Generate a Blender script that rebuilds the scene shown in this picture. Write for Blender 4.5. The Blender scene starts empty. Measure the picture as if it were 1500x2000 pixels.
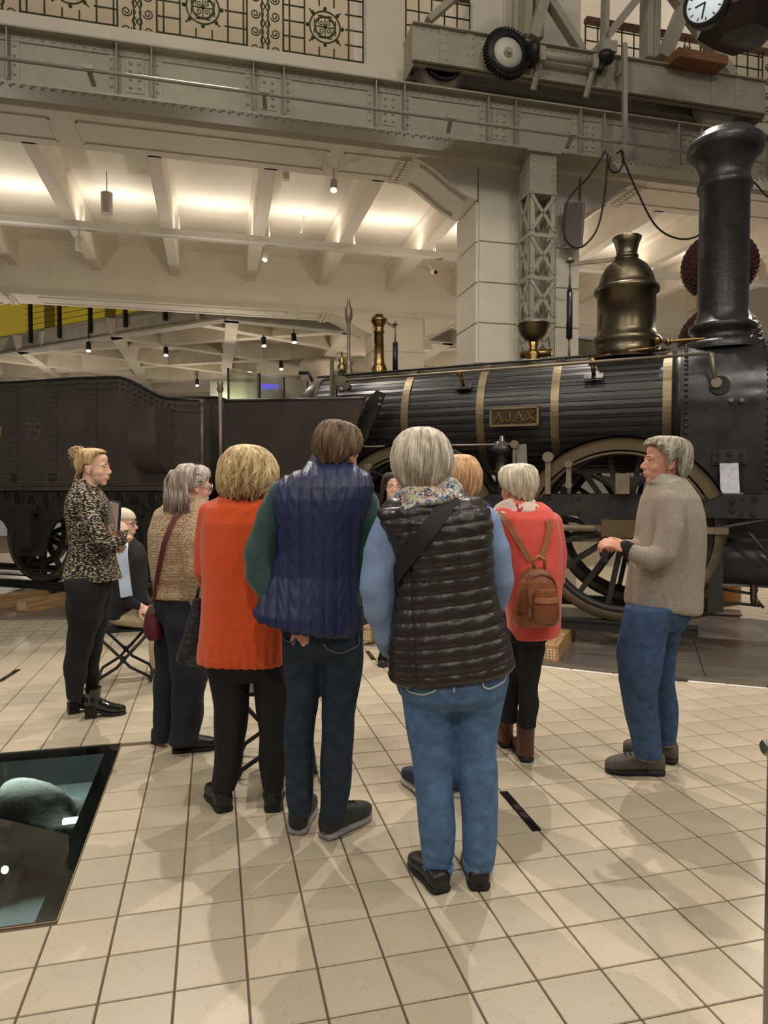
import bpy, math, random
import numpy as np
from mathutils import Vector, Matrix
random.seed(7); np.random.seed(7)
SC=bpy.context.scene; COL=SC.collection
PI=math.pi
# ------------------------------------------------------------ camera, world, lights, exposure
FPX=1360.0; PITCH=math.atan(42/FPX); EYE=1.5
cd=bpy.data.cameras.new('camera'); cam=bpy.data.objects.new('camera',cd); COL.objects.link(cam)
cd.sensor_fit='VERTICAL'; cd.sensor_height=36; cd.lens=FPX/2000*36; cd.clip_end=200
cam.location=(0,0,EYE); cam.rotation_euler=(PI/2-PITCH,0,0); SC.camera=cam
def lin(c):
    r=[]
    for v in c:
        v/=255.0; r.append(v/12.92 if v<=.04045 else ((v+.055)/1.055)**2.4)
    return r
w=bpy.data.worlds.new('hall_air'); SC.world=w; w.use_nodes=True
bg=w.node_tree.nodes['Background']; bg.inputs[0].default_value=(1,.94,.86,1); bg.inputs[1].default_value=.36
vs=SC.view_settings; vs.view_transform='Standard'; vs.look='None'; vs.gamma=1; vs.use_curve_mapping=False; vs.exposure=-1.08
WARM=(1,.915,.805); WARM2=(1,.93,.83)
def area(name,loc,size,power,target,col=WARM,spread=PI):
    l=bpy.data.lights.new(name,'AREA'); l.energy=power; l.shape='DISK'; l.size=size; l.color=col; l.spread=spread
    o=bpy.data.objects.new(name,l); COL.objects.link(o); o.location=loc
    o.rotation_euler=(Vector(target)-Vector(loc)).to_track_quat('-Z','Y').to_euler(); return o
def spot(name,loc,target,power,angle,blend=.3,r=.05,col=WARM):
    l=bpy.data.lights.new(name,'SPOT'); l.energy=power; l.spot_size=math.radians(angle); l.spot_blend=blend; l.shadow_soft_size=r; l.color=col
    o=bpy.data.objects.new(name,l); COL.objects.link(o); o.location=loc
    o.rotation_euler=(Vector(target)-Vector(loc)).to_track_quat('-Z','Y').to_euler(); return o
# hall lighting: large luminaires high over the open hall, and track spots on the opposite gallery
area('hall_luminaire',(-4,-2,11),2.0,420,(-1,6,2)); area('hall_luminaire',(5,-2,11),2.0,420,(2,6,2))
area('hall_luminaire',(0,3.0,12),1.6,200,(0,4,0))
spot('gallery_and_fill_spot',(-4.5,-3.5,6.5),(.4,4.5,.3),650,60,r=.05); spot('gallery_and_fill_spot',(5.5,-2.5,6.5),(0,4.4,.3),650,60,r=.05)
spot('gallery_and_fill_spot',(.5,-4,6.8),(.2,5.5,.8),900,60,r=.05); spot('gallery_and_fill_spot',(2.2,1.2,8.5),(1.6,7.4,2.8),900,50,r=.05)
spot('gallery_and_fill_spot',(-3,1.5,8.5),(-2.2,7.5,2.2),700,60,r=.05)
spot('gallery_and_fill_spot',(-2.6,8.6,8.0),(-.4,3.0,0),2600,62,r=.05); spot('gallery_and_fill_spot',(2.6,8.4,8.4),(.5,2.6,0),2300,62,r=.05)
spot('gallery_and_fill_spot',(-7.5,4.5,6.2),(.2,3.4,0),750,50,r=.04); spot('gallery_and_fill_spot',(7.5,2.5,6.2),(.4,3.4,0),750,50,r=.04); spot('gallery_and_fill_spot',(3.5,2.2,7.5),(1.0,4,0),500,70,r=.04)
spot('gallery_and_fill_spot',(7.5,11.0,5.6),(4.9,9.3,0),2200,85,r=.1)  # added fill spot without a fixture, brightens the floor behind the engine
def point(name,loc,power,r=.25,col=WARM):
    l=bpy.data.lights.new(name,'POINT'); l.energy=power; l.shadow_soft_size=r; l.color=col; o=bpy.data.objects.new(name,l); COL.objects.link(o); o.location=loc; return o
# invisible fill lights without fixtures, added to brighten back hall and upper gallery
for x_,y_ in ((-9,17),(-4,18.5),(0,20),(-6,23),(4,21),(-11,22)): point('back_hall_fill',(x_,y_,3.6),260)
for x_,y_ in ((-6,11.5),(-2,12.5),(3,13.5),(6,14.5)): point('upper_gallery_fill',(x_,y_,9.6),100,.25,(1,.96,.9))
for x_,y_ in ((-6.2,11.2),(-2.6,12.1),(.6,12.9),(4.3,13.9),(7.5,14.6)): point('gallery_fill',(x_,y_,4.7),75,.05)  # added ambient fill under the gallery, hung from nothing
# ------------------------------------------------------------ helpers
class Frame:
    def __init__(s,ox,oy,ang):
        s.m=Matrix.Translation((ox,oy,0))@Matrix.Rotation(ang,4,'Z'); s.i=s.m.inverted()
        s.c=s.i@Vector((0,0,EYE)); s.r=s.i.to_3x3()
    def dir(s,x,y):
        a=(x-750)/FPX; b=(1000-y)/FPX
        return s.r@Vector((a,math.cos(PITCH)+b*math.sin(PITCH),-math.sin(PITCH)+b*math.cos(PITCH)))
    def pl(s,x,y,yl):
        d=s.dir(x,y); return s.c+d*((yl-s.c.y)/d.y)
    def hz(s,x,y,z):
        d=s.dir(x,y); return s.c+d*((z-EYE)/d.z)
W=Frame(0,0,0)                                                   # world
BF=Frame(1.3235,10,math.radians(13.76))                          # hall: x along the gallery, y away from it
LF=Frame(2.568,7.138,math.atan2(-.386,.9225))                    # locomotive: x towards the chimney, y away
class MB:
    def __init__(s): s.v=[]; s.f=[]; s.sm=[]
    def add(s,vs,fs,smooth=False):
        n=len(s.v); s.v+= [tuple(v) for v in vs]; s.f+=[tuple(i+n for i in f) for f in fs]; s.sm+=[smooth]*len(fs); return s
    def box(s,x0,x1,y0,y1,z0,z1,m=None):
        vs=[(x,y,z) for z in (z0,z1) for y in (y0,y1) for x in (x0,x1)]
        if m is not None: vs=[m@Vector(v) for v in vs]
        return s.add(vs,[(0,2,3,1),(4,5,7,6),(0,1,5,4),(1,3,7,5),(3,2,6,7),(2,0,4,6)])
    def bar(s,p,q,a,b,up=(0,0,1)):            # rectangular bar p->q, a across, b along up
        p=Vector(p);q=Vector(q);d=(q-p).normalized();u=Vector(up); x=d.cross(u)
        if x.length<1e-4: x=d.cross(Vector((0,1,0)))
        x.normalize(); u=x.cross(d).normalized(); vs=[]
        for c in (p,q):
            for i,j in ((-1,-1),(1,-1),(1,1),(-1,1)): vs.append(c+x*i*a/2+u*j*b/2)
        return s.add(vs,[(0,3,2,1),(4,5,6,7),(0,1,5,4),(1,2,6,5),(2,3,7,6),(3,0,4,7)])
    def prism(s,poly,ext):                     # planar polygon of 3D points extruded by ext
        n=len(poly); e=Vector(ext); vs=[Vector(p) for p in poly]; vs+= [v+e for v in vs]
        return s.add(vs,[tuple(range(n)),tuple(range(2*n-1,n-1,-1))]+[(i,i+n,(i+1)%n+n,(i+1)%n) for i in range(n)])
    def cyl(s,p,q,r0,r1=None,n=16,smooth=True,caps=True):
        return s.tube([p,q],[r0,r0 if r1 is None else r1],n,smooth,caps)
    def tube(s,pts,r,n=8,smooth=True,caps=True,closed=False):
        pts=[Vector(p) for p in pts]; k=len(pts)
        if not hasattr(r,'__len__'): r=[r]*k
        vs=[];fs=[];u=None
        for i,p in enumerate(pts):
            if closed: d=pts[(i+1)%k]-pts[i-1]
            else: d=pts[min(i+1,k-1)]-pts[max(i-1,0)]
            d.normalize()
            if u is None:
                u=d.orthogonal().normalized()
            else:
                u=(u-d*u.dot(d)); u=u.normalized() if u.length>1e-6 else d.orthogonal().normalized()
            v=d.cross(u)
            for j in range(n):
                a=2*PI*j/n; vs.append(p+(u*math.cos(a)+v*math.sin(a))*r[i])
        m=k if closed else k-1
        for i in range(m):
            for j in range(n):
                a=i*n+j;b=i*n+(j+1)%n;c=((i+1)%k)*n+(j+1)%n;d_=((i+1)%k)*n+j
                fs.append((a,b,c,d_))
        s.add(vs,fs,smooth)
        if caps and not closed:
            o=len(s.v)-len(vs)
            s.f.append(tuple(o+j for j in range(n-1,-1,-1))); s.sm.append(False)
            s.f.append(tuple(o+(k-1)*n+j for j in range(n))); s.sm.append(False)
        return s
    def lathe(s,prof,c=(0,0,0),n=32,m=None,smooth=True,a0=0,a1=2*PI):    # (r,z) pairs about z through c
        k=len(prof); full=abs(a1-a0-2*PI)<1e-6; nn=n if full else n+1; vs=[];fs=[]
        for r,z in prof:
            for j in range(nn):
                a=a0+(a1-a0)*j/n; v=Vector((r*math.cos(a),r*math.sin(a),z))
                if m is not None: v=m@v
                vs.append(v+Vector(c))
        for i in range(k-1):
            for j in range(n):
                b=(j+1)%nn; fs.append((i*nn+j,i*nn+b,(i+1)*nn+b,(i+1)*nn+j))
        return s.add(vs,fs,smooth)
    def ball(s,c,r,n=10,m=6,sx=(1,1,1),rot=None):
        vs=[];fs=[]
        for i in range(m+1):
            t=PI*i/m
            for j in range(n):
                a=2*PI*j/n; v=Vector((r*sx[0]*math.sin(t)*math.cos(a),r*sx[1]*math.sin(t)*math.sin(a),r*sx[2]*math.cos(t)))
                if rot is not None: v=rot@v
                vs.append(v+Vector(c))
        for i in range(m):
            for j in range(n): fs.append((i*n+j,(i+1)*n+j,(i+1)*n+(j+1)%n,i*n+(j+1)%n))
        return s.add(vs,fs,True)
    def dome(s,c,r,nrm,n=6):                   # rivet head
        c=Vector(c);d=Vector(nrm).normalized();u=d.orthogonal().normalized();v=d.cross(u);vs=[];fs=[]
        for h,k in ((0,1),(.55,.8)):
            for j in range(n):
                a=2*PI*j/n; vs.append(c+d*h*r+(u*math.cos(a)+v*math.sin(a))*r*k)
        vs.append(c+d*r*.9)
        for j in range(n): fs.append((j,(j+1)%n,n+(j+1)%n,n+j)); fs.append((n+j,n+(j+1)%n,2*n))
        return s.add(vs,fs,True)
    def hexbolt(s,c,r,h,nrm): return s.tube([Vector(c),Vector(c)+Vector(nrm)*h],r,6,False)
    def build(s,name,mat,parent=None,frame=None,shade=None):
        me=bpy.data.meshes.new(name); me.from_pydata(s.v,[],s.f)
        sm=s.sm if shade is None else [shade]*len(s.f)
        me.polygons.foreach_set('use_smooth',sm); me.materials.append(mat); me.update()
        return link(name,me,parent,frame)
def link(name,me,parent=None,frame=None):
    o=bpy.data.objects.new(name,me); COL.objects.link(o)
    if parent is not None: o.parent=parent
    elif frame is not None: o.matrix_world=frame.m
    return o
def tag(o,label=None,cat=None,group=None,kind=None):
    if label: o['label']=label
    if cat: o['category']=cat
    if group: o['group']=group
    if kind: o['kind']=kind
    return o
def empty(name,frame=None,loc=(0,0,0),label=None,cat=None,group=None,kind=None):
    o=bpy.data.objects.new(name,None); COL.objects.link(o); o.empty_display_size=.1
    o.matrix_world=(frame.m if frame else Matrix())@Matrix.Translation(loc); return tag(o,label,cat,group,kind)
def St(mb,name,mat,frame=BF,label=None):
    o=mb.build(name,mat,None,frame); o['kind']='structure'
    if label:o['label']=label
    return o
# ------------------------------------------------------------ materials
def M(name,rgb,rough=.5,metal=0,var=0,vs=6,bump=0,bs=60,st=(1,1,1),rgb2=None,coat=0,spec=.5,det=3,rvar=0,bdist=.01,objrand=0,sheen=0):
    m=bpy.data.materials.new(name); m.use_nodes=True; nt=m.node_tree; N=nt.nodes; K=nt.links
    b=N['Principled BSDF']; c=lin(rgb); b.inputs['Base Color'].default_value=(*c,1)
    b.inputs['Roughness'].default_value=rough; b.inputs['Metallic'].default_value=metal
    b.inputs['Coat Weight'].default_value=coat; b.inputs['Specular IOR Level'].default_value=spec; b.inputs['Sheen Weight'].default_value=sheen
    if var or bump or rgb2 or rvar:
        tc=N.new('ShaderNodeTexCoord'); mp=N.new('ShaderNodeMapping'); mp.inputs['Scale'].default_value=st; K.new(tc.outputs['Object'],mp.inputs[0])
    last=None
    if var or rgb2:
        n=N.new('ShaderNodeTexNoise'); n.inputs['Scale'].default_value=vs; n.inputs['Detail'].default_value=det; K.new(mp.outputs[0],n.inputs['Vector'])
        r=N.new('ShaderNodeValToRGB'); r.color_ramp.elements[0].position=.35; r.color_ramp.elements[1].position=.65
        lo=lin(rgb2) if rgb2 else [x*(1-var) for x in c]; hi=c if rgb2 else [min(1,x*(1+var)) for x in c]
        r.color_ramp.elements[0].color=(*lo,1); r.color_ramp.elements[1].color=(*hi,1)
        K.new(n.outputs[0],r.inputs[0]); last=r.outputs[0]
    if objrand:
        oi=N.new('ShaderNodeObjectInfo'); mr=N.new('ShaderNodeMapRange'); mr.inputs['To Min'].default_value=1-objrand; mr.inputs['To Max'].default_value=1+objrand
        K.new(oi.outputs['Random'],mr.inputs[0]); mx=N.new('ShaderNodeVectorMath'); mx.operation='SCALE'
        if last is not None: K.new(last,mx.inputs[0])
        else: mx.inputs[0].default_value=c
        K.new(mr.outputs[0],mx.inputs['Scale']); last=mx.outputs[0]
    if last is not None: K.new(last,b.inputs['Base Color'])
    if rvar:
        n2=N.new('ShaderNodeTexNoise'); n2.inputs['Scale'].default_value=vs*1.7; n2.inputs['Detail'].default_value=4; K.new(mp.outputs[0],n2.inputs['Vector'])
        m2=N.new('ShaderNodeMapRange'); m2.inputs['From Min'].default_value=.3; m2.inputs['From Max'].default_value=.7
        m2.inputs['To Min'].default_value=max(.02,rough-rvar); m2.inputs['To Max'].default_value=min(1,rough+rvar); K.new(n2.outputs[0],m2.inputs[0]); K.new(m2.outputs[0],b.inputs['Roughness'])
    if bump:
        n3=N.new('ShaderNodeTexNoise'); n3.inputs['Scale'].default_value=bs; n3.inputs['Detail'].default_value=4; K.new(mp.outputs[0],n3.inputs['Vector'])
        bp=N.new('ShaderNodeBump'); bp.inputs['Strength'].default_value=bump; bp.inputs['Distance'].default_value=bdist; K.new(n3.outputs[0],bp.inputs['Height']); K.new(bp.outputs[0],b.inputs['Normal'])
    return m
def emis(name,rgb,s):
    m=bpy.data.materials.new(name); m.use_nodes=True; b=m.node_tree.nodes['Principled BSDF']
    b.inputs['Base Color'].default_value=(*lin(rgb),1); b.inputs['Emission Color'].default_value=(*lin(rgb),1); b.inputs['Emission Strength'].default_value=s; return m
def glass(name,rgb,rough=0.02,ior=1.45):
    m=M(name,rgb,rough); b=m.node_tree.nodes['Principled BSDF']; b.inputs['Transmission Weight'].default_value=1; b.inputs['IOR'].default_value=ior; return m
CREAM=M('cream_plaster',(226,216,198),.7,var=.03,vs=2,bump=.08,bs=90)
CREAM2=M('cream_block',(228,219,202),.65,var=.03,vs=3,bump=.1,bs=120)
GIRD=M('crane_paint',(168,162,143),.45,var=.06,vs=5,bump=.05,bs=40)
GIRD2=M('crane_rivet_paint',(172,166,148),.45)
GREEN=M('railing_green',(70,78,48),.5,metal=.3,var=.15,vs=20)
IRON=M('black_iron',(30,28,26),.45,metal=.3,var=.25,vs=12,rvar=.12)
CONC=M('concrete',(190,178,156),.8,var=.08,vs=3,bump=.1,bs=30)
CONC2=M('grey_concrete',(150,142,128),.85,var=.12,vs=3,bump=.1,bs=30)
LENS=emis('lamp_lens',(255,250,240),30)
WHITEP=M('white_fixture',(206,200,188),.5)
# ------------------------------------------------------------ floor
PT=.2155; g0=BF.hz(340.7,1936,0)
pit=dict(x1=BF.hz(237,1452,0).x,x0=-8.0,y0=BF.hz(107,1800,0).y,y1=BF.hz(237,1452,0).y)
GROUT=M('grout',(92,80,62),.85,var=.1,vs=8)
def tile_mat():
    m=M('floor_tile_ceramic',(192,180,156),.36,var=.045,vs=2.2,objrand=.04,rvar=.08); nt=m.node_tree;N=nt.nodes;K=nt.links;b=N['Principled BSDF']
    tc=N.new('ShaderNodeTexCoord'); gm=N.new('ShaderNodeNewGeometry'); v=N.new('ShaderNodeTexVoronoi'); v.inputs['Scale'].default_value=95; K.new(gm.outputs['Position'],v.inputs['Vector'])
    v2=N.new('ShaderNodeTexNoise'); v2.inputs['Scale'].default_value=30; K.new(gm.outputs['Position'],v2.inputs['Vector'])
    r=N.new('ShaderNodeValToRGB'); r.color_ramp.elements[0].position=.13; r.color_ramp.elements[1].position=.2; K.new(v.outputs['Distance'],r.inputs[0])
    r2=N.new('ShaderNodeValToRGB'); r2.color_ramp.elements[0].position=.5; r2.color_ramp.elements[1].position=.56; K.new(v2.outputs[0],r2.inputs[0])
    mx=N.new('ShaderNodeMath'); mx.operation='MAXIMUM'; K.new(r.outputs[0],mx.inputs[0]); 
    iv=N.new('ShaderNodeMath'); iv.operation='SUBTRACT'; iv.inputs[0].default_value=1; K.new(r2.outputs[0],iv.inputs[1]); K.new(iv.outputs[0],mx.inputs[1])
    src=b.inputs['Base Color'].links[0].from_socket; mi=N.new('ShaderNodeMix'); mi.data_type='RGBA'; mi.inputs[6].default_value=(*lin((138,120,92)),1)
    K.new(mx.outputs[0],mi.inputs[0]); K.new(src,mi.inputs[7]); K.new(mi.outputs[2],b.inputs['Base Color'])
    return m
TILE=tile_mat()
mb=MB()
for a in ((-22,pit['x0'],-12,16),(pit['x1'],16,-12,16),(pit['x0'],pit['x1'],-12,pit['y0']),(pit['x0'],pit['x1'],pit['y1'],16)): mb.box(a[0],a[1],a[2],a[3],-.06,-.003)
floor=St(mb,'floor',GROUT,BF,'beige square tiled hall floor with dark joints')
def tilemesh(x0,x1,y0,y1,mb):
    c=.002; mb.add([(x0,y0,-.004),(x1,y0,-.004),(x1,y1,-.004),(x0,y1,-.004),(x0+c,y0+c,0),(x1-c,y0+c,0),(x1-c,y1-c,0),(x0+c,y1-c,0)],
        [(4,5,6,7),(0,1,5,4),(1,2,6,5),(2,3,7,6),(3,0,4,7)])
h=PT/2-.0028
tm=MB(); tilemesh(-h,h,-h,h,tm); tme=bpy.data.meshes.new('tile'); tme.from_pydata(tm.v,[],tm.f); tme.materials.append(TILE)
cand=[]; mb=MB()
for i in range(-45,60):
    for j in range(-14,75):
        cx=g0.x+(i+.5)*PT; cy=g0.y+(j+.5)*PT
        x0,x1,y0,y1=cx-h,cx+h,cy-h,cy+h
        if x1>pit['x0'] and x0<pit['x1'] and y1>pit['y0'] and y0<pit['y1']:      # cut round the glass panel
            if x0<pit['x1']<x1-.03 and y0>pit['y0']-.1 and y1<pit['y1']+.1: tilemesh(pit['x1']+.004,x1,y0,y1,mb)
            elif y0<pit['y0']-.03: tilemesh(x0,x1,y0,pit['y0']-.004,mb)
            elif y1>pit['y1']+.03: tilemesh(x0,x1,pit['y1']+.004,y1,mb)
            continue
        p=BF.m@Vector((cx,cy,0))
        if p.y<.8: continue
        if abs(p.x)>p.y*.6+.5: continue
        cand.append((p.y,abs(p.x)<p.y*.555+.05 and p.y>1.75,cx,cy))
cand.sort(); k=0
for d,inv,cx,cy in cand:
    if inv and k<298:
        o=bpy.data.objects.new('tile',tme); COL.objects.link(o); o.parent=floor; o.location=(cx,cy,0); k+=1
    else: tilemesh(cx-h,cx+h,cy-h,cy+h,mb)
tag(mb.build('tile_field',TILE,floor),kind='stuff')
# glass panel over the lit pit
g=empty('glass_floor_panel',BF,(0,0,0),'tinted walk-on glass panel in dark frame over a lit pit, set in tiles','floor panel')
gx0,gx1,gy0,gy1=pit['x0'],pit['x1'],pit['y0'],pit['y1']
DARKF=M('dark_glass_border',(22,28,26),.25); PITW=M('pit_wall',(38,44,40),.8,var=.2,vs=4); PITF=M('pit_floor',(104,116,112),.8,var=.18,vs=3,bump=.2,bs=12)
mb=MB(); bd=.075
mb.box(gx0,gx1,gy1-bd,gy1,-.03,-.012); mb.box(gx1-bd,gx1,gy0+bd*.3,gy1-bd,-.03,-.012); mb.box(gx0,gx1-bd,gy0,gy0+bd*.3,-.03,-.012); mb.build('border',DARKF,g)
mb=MB(); BRASSE=M('edge_strip',(150,132,100),.4,metal=.7)
mb.box(gx1-.001,gx1+.004,gy0,gy1,-.02,.002); mb.box(gx0,gx1,gy0-.005,gy0+.001,-.02,.002); mb.box(gx0,gx1,gy1-.001,gy1+.004,-.02,.002); mb.build('edge_strip',BRASSE,g)
mb=MB(); mb.box(gx0,gx1-.002,gy0+.002,gy1-.002,-.011,0); mb.build('pane',glass('floor_glass',(206,218,213),.01),g)
mb=MB(); D=-1.25
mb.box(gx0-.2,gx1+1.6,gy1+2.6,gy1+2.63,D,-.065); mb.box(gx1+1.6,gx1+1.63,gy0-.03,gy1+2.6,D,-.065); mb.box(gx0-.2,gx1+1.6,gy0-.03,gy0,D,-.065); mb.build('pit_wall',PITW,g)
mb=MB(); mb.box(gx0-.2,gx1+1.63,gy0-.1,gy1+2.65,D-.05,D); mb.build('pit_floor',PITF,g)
# boulder in the pit
rk=MB(); rk.ball((0,0,0),1,28,18); ROCK=M('pit_rock',(72,74,62),.9,var=.3,vs=5,bump=.5,bs=9,bdist=.03)
rk.v=[tuple(Vector(v)*(.85+.25*math.sin(v[0]*3+1)*math.cos(v[1]*4)+.08*math.sin(v[2]*9+v[0]*7))) for v in rk.v]
rk.v=[(v[0]*.62,v[1]*.5,v[2]*.4) for v in rk.v]
o=rk.build('boulder',ROCK,None,BF); o.location=W.hz(40,1640,-1.05); tag(o,'rounded dark boulder lying in the pit under the glass floor panel','rock')
mb=MB(); mb.box(-.07,.07,-.02,.02,-.012,.012)
lt=mb.build('pit_lamp',emis('pit_tube',(225,240,255),14),None,BF); lt.location=W.hz(146,1604,-.62); tag(lt,'short bluish fluorescent tube glowing in the pit below the glass','lamp')
o=area('pit_lamp_light',BF.m@Vector((gx1-.9,gy1+1.5,-.2)),.5,170,BF.m@Vector((gx1-.9,gy1+1.3,-1.2)),(.86,.95,1))  # added fill hidden below the floor, brightens the back of the pit
rlg=empty('steel_railing',W,(0,0,0),'stainless steel tube railing post cut by the right picture edge','railing'); INOX=M('brushed_inox',(150,146,138),.3,metal=.9)
pa=W.pl(1491,1461,1.5); pb_=W.pl(1520,1461,1.5); m=MB(); m.tube([pa,pa+Vector((.004,0,0)),pa+Vector((.6,.15,0))],[.012,.0175,.0175],12); m.build('rail',INOX,rlg); m=MB(); m.cyl((pb_.x,pb_.y,0),(pb_.x,pb_.y,pa.z),.021,.021,14); m.build('post',INOX,rlg)
# floor socket strips
STRIP=M('dark_steel_strip',(48,42,38),.35,metal=.6,var=.2,vs=9); STEEL=M('bright_steel',(150,145,138),.3,metal=.9)
def sockstrip(px0,px1,label):
    a=W.hz(*px0,0);b=W.hz(*px1,0);d=(b-a).normalized();n=Vector((-d.y,d.x,0)); c=(a+b)/2
    r=empty('floor_socket_strip',None,c,label,'floor socket'); m=MB(); m.bar(a-c+Vector((0,0,.001)),b-c+Vector((0,0,.001)),.042,.006); m.build('strip',STRIP,r)
    for t in (-.12,.08):
        m=MB(); L_=(b-a).length; p=d*L_*t; m.bar(p+Vector((0,0,.004)),p+d*L_*.13+Vector((0,0,.004)),.026,.005); m.build('lid',STEEL,r)
sockstrip((983,1547),(1048,1622),'dark steel socket strip in floor right of the blue jeans')
sockstrip((36,1308),(0,1331),'dark steel socket strip in floor behind the glass panel')
sockstrip((717,1272),(730,1289),'dark steel socket strip in floor near the engine plinth')
# ------------------------------------------------------------ steel plinth under the engine, with warning tape
fr=[(-160,1213),(150,1210),(450,1222),(720,1248),(850,1268),(1040,1298),(1200,1316),(1500,1343),(1700,1360)]
F3=[LF.hz(x,y,.0) for x,y in fr]; 
bk=[LF.hz(x,y,.0) for x,y in ((1700,1232),(1500,1217),(1400,1209),(1300,1205))]+[Vector((-2,1.4,0)),Vector((-13,1.4,0)),Vector((-13,-2.6,0))]
PLATE=M('polished_dark_steel',(124,115,106),.3,metal=.35,var=.16,vs=1.2,rvar=.12)
mb=MB(); mb.prism([Vector((p.x,p.y,.0)) for p in F3+bk],(0,0,.035)); pl=mb.build('engine_plinth',PLATE,None,LF); tag(pl,'low polished dark steel plinth plate under the black locomotive','plinth')
mb=MB(); a=LF.hz(1322,1200,.036); mb.bar(Vector((.52,1.2,.036)),Vector((.62,-1.58,.036)),.006,.002); mb.build('seam',IRON,pl)
tp=empty('floor_tape',LF,(0,0,0),'black and white warning tape along the front edge of the steel plinth','tape')
WT=M('tape_white',(225,220,212),.5,var=.05,vs=20); BT=M('tape_black',(30,28,27),.5)
for i in range(1,len(F3)-1):
    a,b=F3[i],F3[i+1]; L_=(b-a).length; n=max(1,round(L_/.3)); d=(b-a)/n; nn=Vector((d.y,-d.x,0)).normalized()*.03
    for j in range(n):
        m=MB(); m.bar(a+d*j+nn+Vector((0,0,.002)),a+d*(j+.97)+nn+Vector((0,0,.002)),.045,.002); m.build('stripe',WT if (i+j)%3!=1 else BT,tp)
# ------------------------------------------------------------ hall: pillars, gallery beams, ribs, ceilings
def pillar(x0,x1,y0,y1,ztop,zoff,name,label):
    m=MB(); m.box(x0+.03,x1-.03,y0+.03,y1-.03,-.003,ztop); o=St(m,name,CREAM,BF,label)
    z=zoff; g_=.012
    while z<ztop-.02:
        zz=min(z+.575,ztop); za=max(z,0)+g_; 
        if zz-za>.05:
            for f in (0,1,2):
                m=MB()
                if f==0: m.box(x0+.035,x1-.035,y0,y0+.03,za,zz-g_)
                elif f==1: m.box(x0,x0+.03,y0+.05,y1-.05,za,zz-g_)
                else: m.box(x1-.03,x1,y0+.05,y1-.05,za,zz-g_)
                m.build('block',CREAM2,o)
        z+=.575
    return o
ZS=6.1
pillar(0,1.63,0,.9,5.62,-.13,'wall_pillar_front','cream rusticated block pillar behind the locomotive')
pillar(-.05,1.2,6.45,7.3,5.3,-.43,'wall_pillar_back','cream block pillar of the back row')
m=MB(); m.box(.03,1.6,.03,.87,5.6,6.1); m.box(0,1.2,6.5,7.25,5.28,5.6); St(m,'wall_pillar_neck',CREAM)
def beamx(name,y0,y1,z0,z1,x0=-13,x1=13):
    m=MB(); m.box(x0,x1,y0,y1,z0,z1)
    prof=[(y0-.11,z1),(y0-.11,z0+.16),(y0-.09,z0+.1),(y0-.03,z0+.06),(y0,z0)]       # moulded front
    n=len(prof); vs=[(x,p[0],p[1]) for x in (x0,x1) for p in prof]; m.add(vs,[(i,i+1,n+i+1,n+i) for i in range(n-1)],True)
    m.box(x0,x1,y0-.11,y0+.01,z1-.02,z1)
    return St(m,name,CREAM)
bf=beamx('wall_gallery_beam_front',-.12,.84,ZS,6.95); bb=beamx('wall_gallery_beam_back',6.45,7.25,5.55,6.9)
for (xa,xb,y0,y1,zz) in ((-8.6,-5.6,.08,.66,ZS),(-5.3,-2.1,.08,.66,ZS),(-1.9,-.95,.08,.66,ZS),(2.7,6.2,.08,.66,ZS),(-7.2,-2,6.6,7.1,5.55),(-1.75,-1.1,6.6,7.1,5.55)):
    for (a,b,c,d) in ((xa,xb,y0,y0+.025),(xa,xb,y1-.025,y1),(xa,xa+.025,y0,y1),(xb-.025,xb,y0,y1)):
        m=MB(); m.box(a,b,c,d,zz-.014,zz+.001); m.build('panel_moulding',CREAM2,bf if y0<2 else bb)
def corbel(x,s,y0,y1,zt,dz,dx,name):
    n=14; pts=[]
    for i in range(n+1):
        t=i/n; u=dx*(1-t); zz=zt-dz*(.5-.5*math.cos(PI*t))*.75-dz*.25*t
        pts.append((x+s*u,zz))
    m=MB(); poly=[Vector((px_,y0,z)) for px_,z in pts]+[Vector((x,y0,zt+.05)),Vector((x+s*dx,y0,zt+.05))]; m.prism(poly,(0,y1-y0,0)); o=St(m,name,CREAM)
    for yy in (y0+.1,y1-.16):                                      # raised scroll ribs on the soffit
        r=MB(); r.tube([Vector((px_,yy+.03,z-.004)) for px_,z in pts[2:-2]],.03,6); r.build('scroll_rib',CREAM2,o)
    for q in range(2):                                             # rows of dentils where the bracket meets the soffit
        for k_ in range(9):
            d_=MB(); a=x+s*(dx+.03+q*.09); yy=y0+.04+k_*(y1-y0-.06)/9; d_.box(a-.03,a+.03,yy,yy+.055,zt-.045,zt+.001); d_.build('dentil',CREAM2,o)
    return o
corbel(0,-1,.0,.84,ZS+.0,.48,.95,'trim_1'); corbel(1.63,1,.0,.84,ZS,.5,.95,'trim_2')
corbel(-.05,-1,6.45,7.25,5.55,.42,1.0,'trim_3'); corbel(1.2,1,6.45,7.25,5.55,.42,1.0,'trim_4'); corbel(-8.85,1,6.45,7.25,5.55,.42,1.0,'trim_5')
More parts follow.
